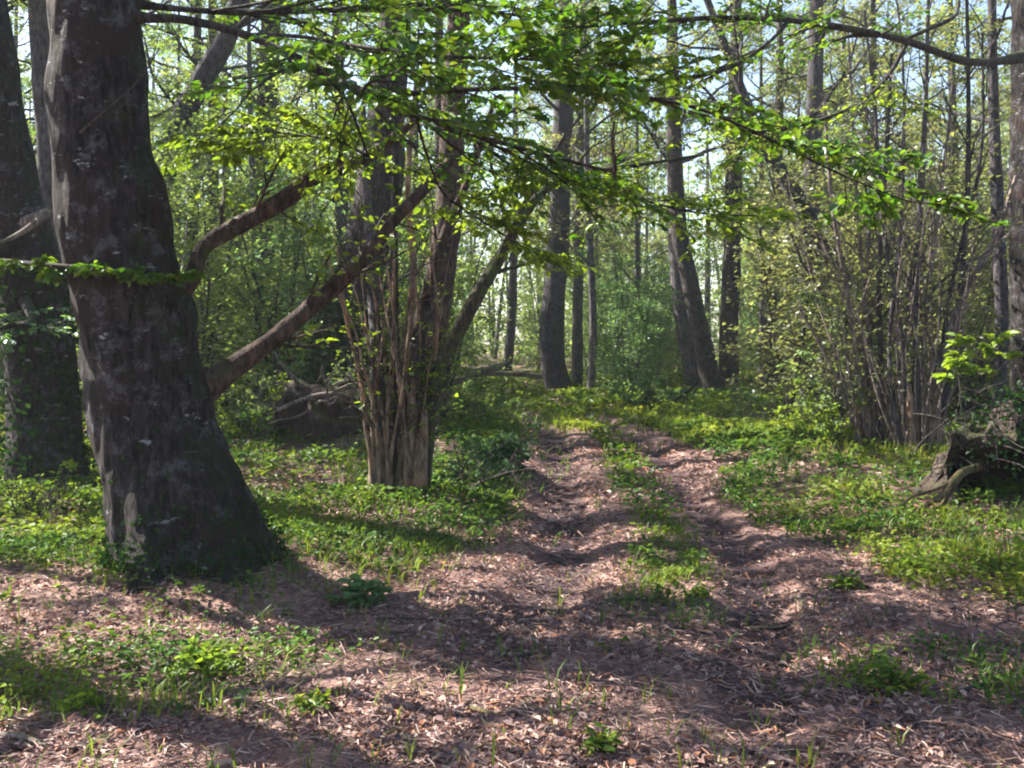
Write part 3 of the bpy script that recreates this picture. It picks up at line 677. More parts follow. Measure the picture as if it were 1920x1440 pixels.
# slim bare-stemmed young trees past the left edge: their stems throw thin bars of shade over the track
rgp = np.random.default_rng(600)
for k_, yt in enumerate((4.45, 4.95, 5.75, 6.35, 7.3, 7.95, 8.6, 9.25, 9.9, 10.7)):
    kk_ = rgp.uniform(9.6, 11.5); xx_, yy_ = .9 - .885 * kk_, yt + .466 * kk_ + rgp.normal(0, .06); s_ = F / yy_; px0 = 960 + xx_ * s_; wv = rgp.uniform(.10, .17)
    make_tree('pole_tree', 'slim young tree past the photo edge, throwing a thin bar of shade across the track', 'tree',
              [(px0, HOR + EYE * s_, wv * s_ * 1.1), (px0 + rgp.normal(0, .1) * s_, HOR - 2 * s_, wv * s_), (px0 + rgp.normal(0, .2) * s_, HOR - 6 * s_, wv * .85 * s_), (px0 + rgp.normal(0, .25) * s_, HOR - 10 * s_, wv * .7 * s_)], yy_, 14, BK_BLUE, 'mid', 610 + k_,
              t0=.6, n1=6, len1=1.4, n2=4, n3=3, per=6, sides=9, rings=40, group='slim young trees past the left edge')

# ================================================================== COPPICE STOOLS
def coppice(name, label, cat, base_px, Y, stems, bark, pal, seed, stub=None, per=7, size=.06, n2=8, group=None, shoots=None):
    """stems: list of px paths"""
    rng = np.random.default_rng(seed)
    b = P3(*base_px, Y); base = (b[0], b[1], float(ground_z(b[0], b[1])))
    th = thing(name, label, cat, base, group)
    lf = MB()
    for k, st in enumerate(stems):
        pr = px_path(st, Y)
        if st[0][1] > 700: pr[0, 2] = min(pr[0, 2], float(ground_z(pr[0, 0], pr[0, 1])) - .12)
        w = MB(); V, Q = bough(pr[:, :3], pr[:, 3], 46, 12, .07, seed + k, .05); w.add(V, Q)
        sp = smooth_path(pr, 30)
        B, RB = offshoots(rng, sp[None, :, :3], sp[None, :, 3], n2, .3, 1, .7, .22, .35, 6, .13, .03, .55)
        C, RC = offshoots(rng, B, RB, 4, .2, 1, .75, .5, .6, 4, .12, 0, .6, minlen=.12)
        w.add(*tubes(B, np.maximum(RB, .004), 4)); w.add(*tubes(C, np.maximum(RC, .0025), 3))
        leaves_on(lf, rng, C, per, size, pal, True, .5, gap=True)
        link('stem', w.mesh('stem', [bark if not isinstance(bark, list) else bark[k % len(bark)]], origin=base), th)
    if shoots:
        ns_, spread, r0, r1, h0, h1, fan_, brk = shoots
        a = rng.uniform(0, 6.283, ns_); q = rng.random(ns_) ** .6
        p0 = np.column_stack([b[0] + np.cos(a) * q * spread, Y + np.sin(a) * q * spread * .7, np.full(ns_, base[2] - .1)])
        d0 = np.column_stack([np.cos(a) * q * fan_, np.sin(a) * q * fan_ * .7, np.ones(ns_)])
        Lh = rng.uniform(h0, h1, ns_)
        A = grow(rng, p0, d0, Lh, 14, .05, .01); RA = (rng.uniform(r0, r1, ns_) * (.6 + .4 * Lh / h1))[:, None] * np.linspace(1.15, .25, 14)
        B, RB = offshoots(rng, A, RA, 7, .25, 1, .75, .25, .3, 6, .14, .03, .6); C, RC = offshoots(rng, B, RB, 3, .2, 1, .75, .5, .5, 4, .12, 0, .6, minlen=.1)
        for q_ in range(ns_):
            w = MB(); V, Q = bough(A[q_], RA[q_], 34, 8, .10, seed + 40 + q_, .14); w.add(V, Q); link('shoot', w.mesh('shoot', [brk], origin=base), th)
        lf.add(*tubes(B, np.maximum(RB, .003), 4), None, 1); lf.add(*tubes(C, np.maximum(RC, .002), 3), None, 1)
        leaves_on(lf, rng, C, per, size, pal, True, .5, gap=True)
    if stub is not None:
        w = MB()
        for (qx, r, h, lx) in stub:
            x0 = (qx - 960) / F * Y; y0 = Y + rng.uniform(-.12, .16)
            z0 = float(ground_z(x0, y0))
            path = np.array([[x0, y0, z0 - .15], [x0 + lx * .3, y0, z0 + h * .35], [x0 + lx * .7, y0, z0 + h * .7], [x0 + lx, y0, z0 + h]])
            V, Q = bough(path, np.array([r * 1.45, r * 1.1, r * .85, r * .22]), 60, 22, .14, seed + int(qx), .10); w.add(V, Q)
        link('stool', w.mesh('stool', [BK_BROWN], origin=base), th)['label'] = 'sunlit brown fluted base'
    link('crown', lf.mesh('crown', [LEAF, BK_TWIG], origin=base), th)
    return th

CY = 10.0
coppice('coppiced_hornbeam', 'coppiced tree on a fluted brown stool left of the track', 'tree', (750, 935), CY, [
    [(742, 930, 26), (742, 780, 19), (740, 600, 17), (738, 430, 15), (742, 300, 13), (735, 100, 10), (740, -120, 7)],
    [(785, 800, 34), (815, 715, 30), (858, 625, 29), (900, 545, 27), (935, 488, 24, .1), (985, 400, 20, .2), (1030, 350, 16, .3), (1100, 325, 12, .4), (1180, 312, 8, .5), (1320, 290, 5, .6)],
    [(715, 850, 30), (708, 700, 26), (700, 560, 22, .2), (690, 400, 18, .4), (680, 200, 12, .6)],
    [(770, 850, 38), (778, 700, 32), (792, 590, 26, .2), (830, 450, 20, .3), (880, 330, 14, .4), (930, 180, 8, .5)],
    [(935, 488, 14, .1), (955, 440, 13, 0), (985, 380, 11, -.1), (1015, 330, 8, -.2), (1060, 250, 5, -.3)],
    [(748, 800, 22), (765, 640, 18), (775, 500, 14), (765, 350, 11), (780, 150, 7)]],
    [BK_DARK, BK_MOSS, BK_GREY, BK_LIMB, BK_MOSS, BK_BROWN], 'fresh', 91,
    stub=[(712, .07, .95, .03), (730, .07, 1.25, .02), (748, .075, 1.4, .03), (766, .07, 1.2, .06), (782, .065, .9, .10), (722, .06, .7, -.02), (757, .065, .8, .0), (701, .055, .6, -.03), (740, .06, 1.0, -.02), (774, .06, .65, .02)], per=4, n2=6, shoots=(30, .27, .012, .032, 1.2, 3.2, .09, BK_BROWN))

HY = 12.6
coppice('hazel_coppice', 'hazel stool of fanning stems right of the track, with a reddish stem slanting right', 'shrub', (1725, 876), HY, [
    [(1715, 876, 14.6), (1718, 700, 13.4), (1716, 560, 12.3), (1724, 420, 11.2), (1735, 200, 8.4), (1742, -30, 5.6)],
    [(1738, 860, 19.0), (1752, 740, 17.9), (1785, 610, 16.8), (1830, 510, 13.4), (1870, 440, 10.1), (1905, 330, 6.7)],
    [(1745, 870, 11.2), (1790, 640, 9.5), (1812, 400, 9.0), (1816, 200, 7.8), (1812, -40, 5.6)],
    [(1700, 870, 11.2), (1690, 640, 9.5), (1655, 420, 7.8), (1640, 200, 6.2), (1620, 20, 4.5)],
    [(1728, 870, 10.1), (1735, 600, 8.4), (1762, 380, 7.3), (1790, 150, 5.6)],
    [(1690, 870, 10.1), (1668, 660, 8.4), (1690, 400, 6.7), (1694, 150, 5.0), (1680, -20, 3.4)],
    [(1752, 870, 10.1), (1768, 780, 8.4), (1800, 700, 6.7), (1850, 640, 5.0)],
    [(1742, 870, 9.0), (1780, 560, 7.3), (1838, 300, 6.2), (1842, 60, 4.5)]],
    [BK_GREY, BK_DEAD, BK_BLUE, BK_GREY, BK_DEAD], 'olive', 92, stub=[(1705, .06, .9, -.05), (1728, .07, 1.2, .0), (1748, .06, 1.05, .06), (1690, .05, .6, -.08), (1762, .04, .75, .05), (1716, .05, .7, .02), (1738, .05, .85, -.02)], per=4, n2=12, shoots=(24, .34, .007, .018, 1.6, 5.0, .42, BK_DEAD))
coppice('hazel_coppice', 'bushy hazel stool with broken brown stubs, on the track side of its neighbour', 'shrub', (1640, 872), 13.0, [
    [(1632, 872, 12.3), (1612, 720, 10.6), (1590, 560, 9.5), (1560, 380, 7.8), (1545, 180, 5.6)],
    [(1650, 872, 12.3), (1652, 700, 10.6), (1648, 520, 9.5), (1660, 330, 7.8), (1672, 100, 5.0)],
    [(1622, 872, 10.1), (1590, 760, 9.0), (1545, 660, 7.3), (1500, 580, 5.0)],
    [(1645, 872, 10.1), (1632, 640, 8.4), (1612, 450, 6.7), (1600, 250, 5.0), (1590, 50, 3.4)],
    [(1660, 872, 10.1), (1680, 740, 8.4), (1700, 600, 6.7), (1712, 450, 4.5)],
    [(1636, 872, 9.0), (1618, 600, 7.3), (1632, 400, 5.6), (1622, 150, 3.9)]],
    [BK_DEAD, BK_GREY, BK_DEAD], 'olive', 93, stub=[(1615, .05, .75, -.06), (1640, .06, 1.0, -.02), (1660, .05, .9, .03), (1678, .04, .6, .05), (1628, .045, .6, .02), (1650, .045, .7, .0)], per=4, n2=12, shoots=(24, .32, .007, .017, 1.4, 4.6, .46, BK_DEAD))

# ================================================================== BUSHES AND SAPLINGS
def bush(name, label, cat, x, y, w, h, pal, seed, n1=16, n2=6, n3=4, per=8, size=.06, bark=BK_TWIG, group=None, el=.75, gap=True, mat=None):
    rng = np.random.default_rng(seed)
    gz = float(ground_z(x, y)); base = (x, y, gz)
    th = thing(name, label, cat, base, group); wd = MB(); lf = MB()
    az = np.arange(n1) * 2.4 + rng.random(n1); e = el + rng.normal(0, .3, n1)
    p0 = np.column_stack([x + rng.normal(0, w * .1, n1), y + rng.normal(0, w * .1, n1), np.full(n1, gz - .05)])
    d0 = np.column_stack([np.cos(az) * np.cos(e), np.sin(az) * np.cos(e), np.abs(np.sin(e)) + .15])
    L = np.hypot(np.cos(e) * w * .5, np.sin(e) * h) * rng.uniform(.7, 1.15, n1)
    A = grow(rng, p0, d0, L, 7, .16, -.02); RA = (L * .009 + .004)[:, None] * np.linspace(1, .3, 7)
    B, RB = offshoots(rng, A, RA, n2, .15, 1, .8, .42, .5, 5, .15, .02, .6)
    C, RC = offshoots(rng, B, RB, n3, .15, 1, .8, .5, .6, 4, .12, 0, .6, minlen=.1)
    for Pp, Rr, s in ((A, RA, 5), (B, np.maximum(RB, .003), 4), (C, np.maximum(RC, .002), 3)): wd.add(*tubes(Pp, Rr, s))
    leaves_on(lf, rng, C, per, size, pal, True, .5, spread=.03, gap=gap); leaves_on(lf, rng, B, per, size, pal, True, .5, spread=.03, gap=gap)
    link('branches', wd.mesh('branches', [bark], origin=base), th)
    link('foliage', lf.mesh('foliage', [mat or LEAF_G], origin=base), th)
    return th

def gp(px, py):
    Y_ = EYE * F / (py - HOR); return (px - 960) / F * Y_, Y_

x_, y_ = gp(865, 915); bush('bramble_bush', 'low dark green bramble between the brown coppice stool and the track', 'bush', x_, y_, 2.2, .5, 'blue', 111, n1=15, n2=6, n3=4, per=5, size=.05, el=.5)
x_, y_ = gp(935, 890); bush('bramble_bush', 'small dark bramble spilling onto the track edge', 'bush', x_, y_, .9, .38, 'blue', 112, n1=18, size=.045)
x_, y_ = gp(492, 858); bush('shrub', 'yellowish sunlit shrub just right of the massive mossy trunk', 'shrub', x_, y_, 1.5, .95, 'fresh', 113, n1=12, n2=6, n3=4, per=5, size=.055)
x_, y_ = gp(1425, 800); bush('shrub', 'dark green rounded shrub at the foot of the thin mossy stem', 'shrub', x_, y_, 1.9, 1.0, 'blue', 114, n1=18, size=.075)
x_, y_ = gp(1490, 815); bush('shrub', 'bright yellow-green shrub in sun on the right bank of the track', 'shrub', x_, y_, 1.9, 1.0, 'fresh', 115, n1=14, size=.07, per=6)
x_, y_ = gp(1590, 840); bush('shrub', 'tall pale leafy shrub below the leaning grey trunk', 'shrub', x_, y_, 1.7, 2.4, 'mid', 116, n1=14, n2=7, size=.075, el=1.1)
x_, y_ = gp(1565, 860); bush('shrub', 'low mixed yellow and green shrub left of the hazel stubs', 'shrub', x_, y_, 1.2, .7, 'fresh', 117, n1=14, size=.06, per=5)
x_, y_ = gp(60, 975); bush('shrub', 'small bright shrub in sun at the foot of the edge-cut trunk', 'shrub', x_, y_, 1.0, .5, 'fresh', 118, n1=14, size=.05)
x_, y_ = gp(420, 850); bush('shrub', 'thin brown-twigged shrub against the massive trunk', 'shrub', x_, y_, 1.3, 1.2, 'mid', 119, n1=12, size=.05, per=4)
x_, y_ = gp(1220, 775); bush('shrub', 'grey-green low shrub at the inner bend of the track', 'shrub', x_, y_, 1.8, .7, 'cool', 120, n1=16, size=.08)
x_, y_ = gp(880, 800); bush('shrub', 'leafy shrub on the left verge beyond the bramble', 'shrub', x_, y_, 1.6, .9, 'mid', 121, n1=14, size=.07)
x_, y_ = gp(650, 850); bush('shrub', 'spindly shrub between the leaf mound and the brown stool', 'shrub', x_, y_, 1.0, 1.2, 'mid', 122, n1=10, size=.06, per=4)
x_, y_ = gp(1830, 800); bush('shrub', 'grey twiggy bush behind the rotten stump', 'shrub', x_, y_, 2.2, 1.5, 'olive', 123, n1=22, size=.06, per=3)

def sapling(label, x, y, h, pal, seed, n1=9, size=.085, per=9, len1=.5, lean=(0, 0), group=None, z_from=.35, near=True):
    rng = np.random.default_rng(seed); gz = float(ground_z(x, y)); base = (x, y, gz)
    th = thing('beech_sapling', label, 'sapling', base, group); wd = MB(); lf = MB()
    path = np.array([[x, y, gz - .05], [x + lean[0] * .3, y + lean[1] * .3, gz + h * .35], [x + lean[0] * .7, y + lean[1] * .7, gz + h * .7], [x + lean[0], y + lean[1], gz + h]])
    rr_ = np.array([.011, .009, .006, .003]) * max(1, h / 1.6)
    V, Q = bough(path, rr_, 24, 8, .05, seed); wd.add(V, Q)
    sp = smooth_path(np.column_stack([path, rr_]), 24)
    B, RB = offshoots(rng, sp[None, :, :3], sp[None, :, 3], n1, z_from, 1, 1.1, len1 / h, .3, 6, .08, 0, .6)
    C, RC = offshoots(rng, B, RB, 4, .2, 1, .75, .5, .95, 4, .1, -.02, .6, minlen=.1)
    wd.add(*tubes(B, np.maximum(RB, .003), 4)); wd.add(*tubes(C, np.maximum(RC, .002), 3))
    leaves_on(lf, rng, C, per, size, pal, near, .35, gap=False); leaves_on(lf, rng, B, per, size, pal, near, .35, gap=False)
    link('stem', wd.mesh('stem', [BK_TWIG], origin=base), th); link('foliage', lf.mesh('foliage', [LEAF], origin=base), th)
    return th
sapling('beech sapling with large bright leaves in front of the hazel stools', P3(1812, 700, 10.5)[0], 10.5, 1.5, 'fresh', 131, n1=7, len1=.28, z_from=.66, lean=(-.15, -.1), size=.10, per=5)
sapling('beech sapling with bright leaves at the photo edge, rising behind the rotten stump', P3(1912, 690, 10.6)[0], 10.6, 1.55, 'fresh', 132, n1=6, len1=.24, z_from=.7, lean=(-.2, .1), size=.10, per=5)

# ================================================================== ROTTEN STUMP, ROOT MOUND, LOGS
SY = 9.4
rng = np.random.default_rng(141)
sb = P3(1868, 958, SY); sbase = (sb[0], SY, float(ground_z(sb[0], SY)))
st = thing('rotten_stump', 'hollow mossy rotten stump with a black cavity and a pale yellow root', 'stump', sbase)
nu, nv = 90, 60
u = np.linspace(0, 2 * np.pi, nu, endpoint=False); v = np.linspace(0, 1, nv)
U, W = np.meshgrid(u, v); U = U.ravel(); W = W.ravel()
hgt = .88; rad = .62 * (1 - .42 * W ** 1.6) + .12 * np.exp(-W / .12) - .36 * sstep(.82, 1.0, W)
vx = np.cos(U) * rad * .95; vy = np.sin(U) * rad * .75; vz = W * hgt * (1 + .22 * np.cos(U + .6) + .14 * np.cos(3 * U + 1) + .10 * np.cos(7 * U)) - .15 - .18 * sstep(.9, 1, W)
kk = 1 + .16 * noise(vx, vy, vz * .3, .07, 142) + .20 * noise(vx, vy, vz * .5, .16, 145) + .22 * noise(vx, vy, vz, .36, 143)
vx = vx * kk; vy = vy * kk; vz = vz + .05 * noise(vx, vy, vz, .12, 146)
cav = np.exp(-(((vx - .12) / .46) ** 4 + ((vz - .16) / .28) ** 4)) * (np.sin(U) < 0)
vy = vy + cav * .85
V = np.column_stack([vx + sbase[0], vy + sbase[1] + .15, vz + sbase[2]])
I = np.arange(nu * nv).reshape(nv, nu)
Q = np.stack([I[:-1], np.roll(I, -1, 1)[:-1], np.roll(I, -1, 1)[1:], I[1:]], -1).reshape(-1, 4)
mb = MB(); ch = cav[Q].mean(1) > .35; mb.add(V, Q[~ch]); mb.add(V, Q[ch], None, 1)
BK_ROT = bark_mat('rotten_wood', (.016, .012, .011), (.15, .115, .095), moss=.5, lichen=.35, mosscol=(.055, .07, .022), tint=(.05, .033, .025), scale=1.6)
BK_HOLLOW = bark_mat('shaded_hollow', (.003, .002, .002), (.012, .009, .008))  # near-black colour puts the shade of the cavity into its surface
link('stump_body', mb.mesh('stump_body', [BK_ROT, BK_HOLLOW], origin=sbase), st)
mb = MB()
for pts in ([(1840, 876, 15, -.12), (1806, 884, 16, -.36), (1785, 906, 15, -.50), (1768, 930, 13, -.56), (1738, 946, 11, -.6), (1716, 960, 9, -.64), (1670, 976, 5, -.7)], [(1800, 888, 9, -.40), (1780, 930, 9, -.52), (1752, 968, 7, -.6), (1735, 985, 4, -.66)], [(1790, 900, 8, -.46), (1752, 918, 7, -.56), (1715, 934, 5, -.6), (1690, 942, 3, -.62)]):
    pr = px_path(pts, SY); pr[-1, 2] -= .04
    V, Q = bough(pr[:, :3] + rng.normal(0, .012, (len(pr), 3)), pr[:, 3], 60, 12, .10, 144, .10); mb.add(V, Q)
BK_YEL = bark_mat('pale_root_wood', (.07, .045, .024), (.26, .185, .10), moss=.45, mosscol=(.07, .08, .025))
link('root', mb.mesh('root', [BK_YEL], origin=sbase), st)['label'] = 'pale yellow exposed root'
tw = MB()
aa_ = rng.uniform(0, 6.28, 60); zz_ = rng.uniform(.35, 1.1, 60); p0 = np.column_stack([sbase[0] + np.cos(aa_) * (.56 - .2 * zz_), SY + np.sin(aa_) * (.56 - .2 * zz_), sbase[2] + zz_]); d0 = rng.normal(0, 1, (60, 3)) * [1, 1, .7]
tw.add(*tubes(grow(rng, p0, d0, rng.uniform(.2, .6, 60), 6, .2, -.02), np.full((60, 6), .006), 4))
link('ivy_stems', tw.mesh('ivy_stems', [BK_TWIG], origin=sbase), st)
n = 1100; lf = MB(); a = rng.normal(-.3, 1.0, n); hh = rng.uniform(.45, 1.15, n)
rr_ = .62 * .8 * (1 - .42 * (hh / 1.1) ** 1.6) + .06
p = np.column_stack([sbase[0] + np.cos(a) * rr_, SY + np.sin(a) * rr_, sbase[2] + hh - .1]) + rng.normal(0, .06, (n, 3))
V, Q, k = leaf_quads(p, rng.normal(0, 1, (n, 3)), np.column_stack([np.cos(a), np.sin(a), np.full(n, .5)]) + rng.normal(0, .4, (n, 3)), rng.uniform(.03, .055, n), rng.uniform(.03, .045, n), True)
lf.add(V, Q, leaf_cols(rng, 'ivy', n, k)); link('ivy', lf.mesh('ivy', [LEAF_G], origin=sbase), st)

# uprooted root plate left of the ivy-clad tree
RY = 13.6; rp = P3(592, 800, RY); rbase = (rp[0], RY, float(ground_z(rp[0], RY)))
rt_ = thing('root_plate', 'dark earthy root plate of a fallen tree with pale broken roots', 'root plate', rbase)
U, W = np.meshgrid(np.linspace(0, 2 * np.pi, 60, endpoint=False), np.linspace(0, 1, 30)); U = U.ravel(); W = W.ravel()
th_ = W * np.pi * .5
vx = np.cos(U) * np.cos(th_) * .62; vy = np.sin(U) * np.cos(th_) * .4; vz = np.sin(th_) * .75 - .12
kk = 1 + .28 * noise(vx, vy, vz, .32, 151) + .15 * noise(vx, vy, vz, .12, 152)
V = np.column_stack([vx * kk + rbase[0], vy * kk + RY, vz * kk + rbase[2]])
I = np.arange(60 * 30).reshape(30, 60); Q = np.stack([I[:-1], np.roll(I, -1, 1)[:-1], np.roll(I, -1, 1)[1:], I[1:]], -1).reshape(-1, 4)
mb = MB(); mb.add(V, Q)
BK_EARTH = bark_mat('root_earth', (.022, .013, .013), (.10, .06, .055), moss=.25)
link('earth_body', mb.mesh('earth_body', [BK_EARTH], origin=rbase), rt_)
rng = np.random.default_rng(153); mb = MB()
a = rng.uniform(0, 6.28, 34); p0 = np.column_stack([rbase[0] + np.cos(a) * .35, RY - .15 + np.sin(a) * .2, rbase[2] + rng.uniform(.1, .65, 34)])
Pp = grow(rng, p0, np.column_stack([np.cos(a), -np.abs(np.sin(a)) * .5, rng.uniform(-.1, .8, 34)]), rng.uniform(.3, .8, 34), 7, .22, -.02)
mb.add(*tubes(Pp, rng.uniform(.010, .028, 34)[:, None] * np.linspace(1, .2, 7), 6)); link('roots', mb.mesh('roots', [BK_DEAD], origin=rbase), rt_)

def stick(name, label, cat, pts, Y, bark, seed, ground=True, branches=0):
    rng = np.random.default_rng(seed)
    pr = px_path(pts, Y) if Y else np.array([[*gp(p[0], p[1]), 0, p[2] * .5 / F * gp(p[0], p[1])[1]] for p in pts])
    if ground: pr[:, 2] = ground_z(pr[:, 0], pr[:, 1]) + pr[:, 3] * .8 + np.where(np.arange(len(pr)) % 2, .02, .005)
    b = tuple(pr[0, :3]); mb = MB(); V, Q = bough(pr[:, :3], pr[:, 3], 26, 8, .08, seed, .05); mb.add(V, Q)
    if branches:
        sp = smooth_path(pr, 16); B, RB = offshoots(rng, sp[None, :, :3], sp[None, :, 3], branches, .3, 1, .7, .35, .7, 5, .12, .03, .6); mb.add(*tubes(B, np.maximum(RB, .003), 5))
    return tag(link(name, mb.mesh(name, [bark], origin=b), loc=b), label, cat)
stick('fallen_log', 'fallen pale log propped up beyond the left verge, at the track bend', 'log', [(800, 722, 14), (850, 716, 15), (900, 698, 14), (945, 684, 11)], 30, BK_DEAD, 161, ground=False, branches=4)
stick('fallen_log', 'long thin fallen log lying across the woodland floor beyond the bend', 'log', [(905, 700, 9), (980, 702, 10), (1060, 712, 10)], 37, BK_DEAD, 162, ground=False)
stick('fallen_branch', 'bare fallen branch leaning over the inner bend of the track', 'branch', [(1165, 800, 9), (1230, 772, 9), (1285, 738, 7), (1310, 715, 4)], 21.5, BK_DARK, 163, ground=False, branches=6)
stick('fallen_branch', 'pale dead branch arching over the root plate', 'branch', [(520, 770, 8), (570, 748, 9), (620, 738, 8), (660, 745, 5)], 13.2, BK_DEAD, 164, ground=False, branches=5)
for k_, (lab, pts) in enumerate([
    ('thin pale twig lying across bare leaf litter beside the massive trunk', [(498, 1140, 6), (530, 1165, 6), (552, 1188, 4)]),
    ('pale stick at the lower photo corner on bare soil', [(-10, 1372, 12), (40, 1382, 12), (100, 1396, 8), (160, 1400, 5)]),
    ('short pale forked stick in a sun patch on the near track', [(880, 1315, 10), (905, 1328, 9), (940, 1338, 6)]),
    ('dark curved twig set in for a thin branch shadow on the sunny track between the ruts', [(1130, 1128, 7), (1200, 1130, 7), (1270, 1136, 6), (1340, 1128, 4)]),  # added dark twig stands in for a shadow line of the boughs
    ('dark twig set in for a branch shadow across the right rut in the sun', [(1400, 1150, 7), (1470, 1160, 7), (1540, 1156, 4)]),  # another bough shadow line, laid down as a twig
    ('thin brown stick on the shaded leaf litter left of the near track', [(700, 1160, 6), (760, 1166, 6), (830, 1164, 4)]),
    ('grey twig on the right verge litter near the photo edge', [(1780, 1330, 9), (1830, 1310, 8), (1880, 1300, 5)]),
    ('thin twig across the near left rut', [(930, 1225, 7), (985, 1215, 6), (1040, 1222, 4)])]):
    stick('fallen_twig', lab, 'twig', pts, None, (BK_DEAD, BK_DEAD, BK_YEL, BK_DARK, BK_DARK, BK_TWIG, BK_GREY, BK_TWIG)[k_], 170 + k_, branches=3 if k_ % 2 else 1)

def seedling(label, px, py, r, seed, pal='fresh', n=40, size=.07):
    rng = np.random.default_rng(seed); x, y = gp(px, py); gz = float(ground_z(x, y)); base = (x, y, gz)
    th = thing('woodland_plant', label, 'plant', base); st_ = MB(); lf = MB()
    a = rng.uniform(0, 6.28, n); e = rng.uniform(.3, 1.2, n)
    d = np.column_stack([np.cos(a) * np.cos(e), np.sin(a) * np.cos(e), np.sin(e)])
    T = grow(rng, np.tile(np.array(base), (n, 1)), d, rng.uniform(.5, 1, n) * r, 5, .1, -.06)
    v_, q_ = tubes(T, np.full((n, 5), .0022), 3); st_.add(v_, q_, np.tile([.05, .09, .025], (len(v_), 1)))
    leaves_on(lf, rng, T, 4, size, pal, True, .4, gap=False, t0=.5)
    link('stems', st_.mesh('stems', [LEAF_G], origin=base), th); link('foliage', lf.mesh('foliage', [LEAF_G], origin=base), th)
seedling('bright lime plant below the massive trunk, in a patch of sun', 385, 1250, .18, 181, 'fresh', 34, .055)
seedling('small lime plant in the lower corner among bluish ground plants', 155, 1320, .12, 182, 'fresh', 24, .05)
seedling('dark green tuft on the litter right of the massive trunk foot', 680, 1130, .22, 183, 'cool')
seedling('dry-looking green tuft by the sunny stick', 590, 1335, .12, 184, 'ground', 20, .045)
seedling('lone dull green tuft at the bottom of the photo, mid track', 1130, 1420, .12, 185, 'ground', 26, .04)
seedling('bright green tuft in the middle of the track in sun', 1310, 1115, .10, 186, 'ground', 30, .035)
seedling('bright green tuft right of the right rut, in sun', 1590, 1110, .16, 187, 'ground', 36, .04)
seedling('leafy clump on the near right verge among dead leaves', 1680, 1310, .2, 188, 'ground', 40, .045)

# ================================================================== FAR WOOD: individual trees (copies of three kinds) and saplings
protos = []
def far_proto(seed, bark, pal, H, w, n1, len1, t0, x, y, lab, grp):
    px0 = 960 + F * x / y; s = F / y; gz = float(ground_z(x, y))
    th = make_tree('woodland_tree', lab, 'tree', [(px0, HOR + (EYE - gz) * s, w * s * 1.15), (px0 + .1 * s, HOR - .6 * s, w * s), (px0 - .1 * s, HOR - 4 * s, w * s * .85)], y, H, bark, pal, seed,
                   t0=t0, n1=n1, len1=len1, n2=7, n3=6, per=11, size=.11, group=grp, gap=False, sides=10, rings=40, spread=.08)
    return th
FL = {'L': ('tall far tree in the wood behind the low bare limbs of the massive trunk', 'far trees behind the low bare limbs'),
      'C': ('tall far tree where the track vanishes into the wood', 'far trees at the end of the track'),
      'R': ('tall far tree behind the hazel stools and leaning grey trunk', 'far trees behind the hazel stools')}
rg = np.random.default_rng(200)
spots = []
tries = 0
while len(spots) < 80 and tries < 4000:
    tries += 1
    yy_ = rg.uniform(24, 56); xx_ = rg.uniform(-.66, .66) * yy_
    if track_d(xx_, yy_) < 1.6 or (1225 < 960 + F * xx_ / yy_ < 1400 and yy_ < 46) or any((xx_ - a) ** 2 + (yy_ - b) ** 2 < 2.2 ** 2 for a, b in spots): continue
    spots.append((xx_, yy_))
KINDS = [(301, BK_BLUE, 'mid', 16, .34, 16, 3.6, .28), (302, BK_GREY, 'olive', 14, .22, 15, 2.8, .25), (303, BK_DARK, 'cool', 17, .40, 16, 4.0, .3)]
for k_, (xx_, yy_) in enumerate(spots):
    ppx = 960 + F * xx_ / yy_
    zone = 'L' if ppx < 860 else ('C' if ppx < 1240 else 'R')
    lab, grp = FL[zone]
    if k_ < 3:
        protos.append(far_proto(*KINDS[k_], xx_, yy_, lab, grp))
    else:
        j = (1 if rg.random() < .7 else 0) if zone == 'R' else int(rg.integers(0, 3))
        copy_thing(protos[j], (xx_, yy_, float(ground_z(xx_, yy_))), rg.uniform(0, 6.28), rg.uniform(.75, 1.2), lab, grp)

SL = {'L': ('leafy young tree in the green thicket between the massive trunk and the brown stool', 'young trees in the left thicket'),
      'C': ('leafy young tree in the bluish green thicket around the far trunks', 'young trees in the middle thicket'),
      'R': ('thin pale-leaved young tree in the thicket behind the hazel stools', 'young trees in the right thicket')}
sprot = []
def young(seed, pal, H, x, y, lab, grp):
    rng = np.random.default_rng(seed); gz = float(ground_z(x, y)); base = (x, y, gz)
    th = thing('young_tree', lab, 'young tree', base, grp); wd = MB(); lf = MB()
    ns_ = 5; a = rng.uniform(0, 6.28, ns_)
    A = grow(rng, np.tile([x, y, gz - .1], (ns_, 1)) + rng.normal(0, .12, (ns_, 3)) * [1, 1, 0], np.column_stack([np.cos(a) * .22, np.sin(a) * .22, np.ones(ns_)]), H * rng.uniform(.6, 1.05, ns_), 10, .07, .03)
    RA = rng.uniform(.02, .04, ns_)[:, None] * np.linspace(1, .2, 10)
    B, RB = offshoots(rng, A, RA, 18, .06, 1, 1.15, .24, .5, 6, .1, 0, .6)
    C, RC = offshoots(rng, B, RB, 5, .15, 1, .8, .5, .85, 4, .1, -.02, .6, minlen=.2)
    wd.add(*tubes(A, RA, 7)); wd.add(*tubes(B, np.maximum(RB, .005), 4)); wd.add(*tubes(C, np.maximum(RC, .003), 3))
    leaves_on(lf, rng, C, 12, .10, pal, False, .6, spread=.13, gap=False)
    link('stems', wd.mesh('stems', [BK_TWIG], origin=base), th); link('foliage', lf.mesh('foliage', [LEAF_FAR], smooth=False, origin=base), th)
    return th
YK = [(401, 'mid', 6.5), (402, 'cool', 5.5), (403, 'olive', 6.0)]
sp2 = []; tries = 0
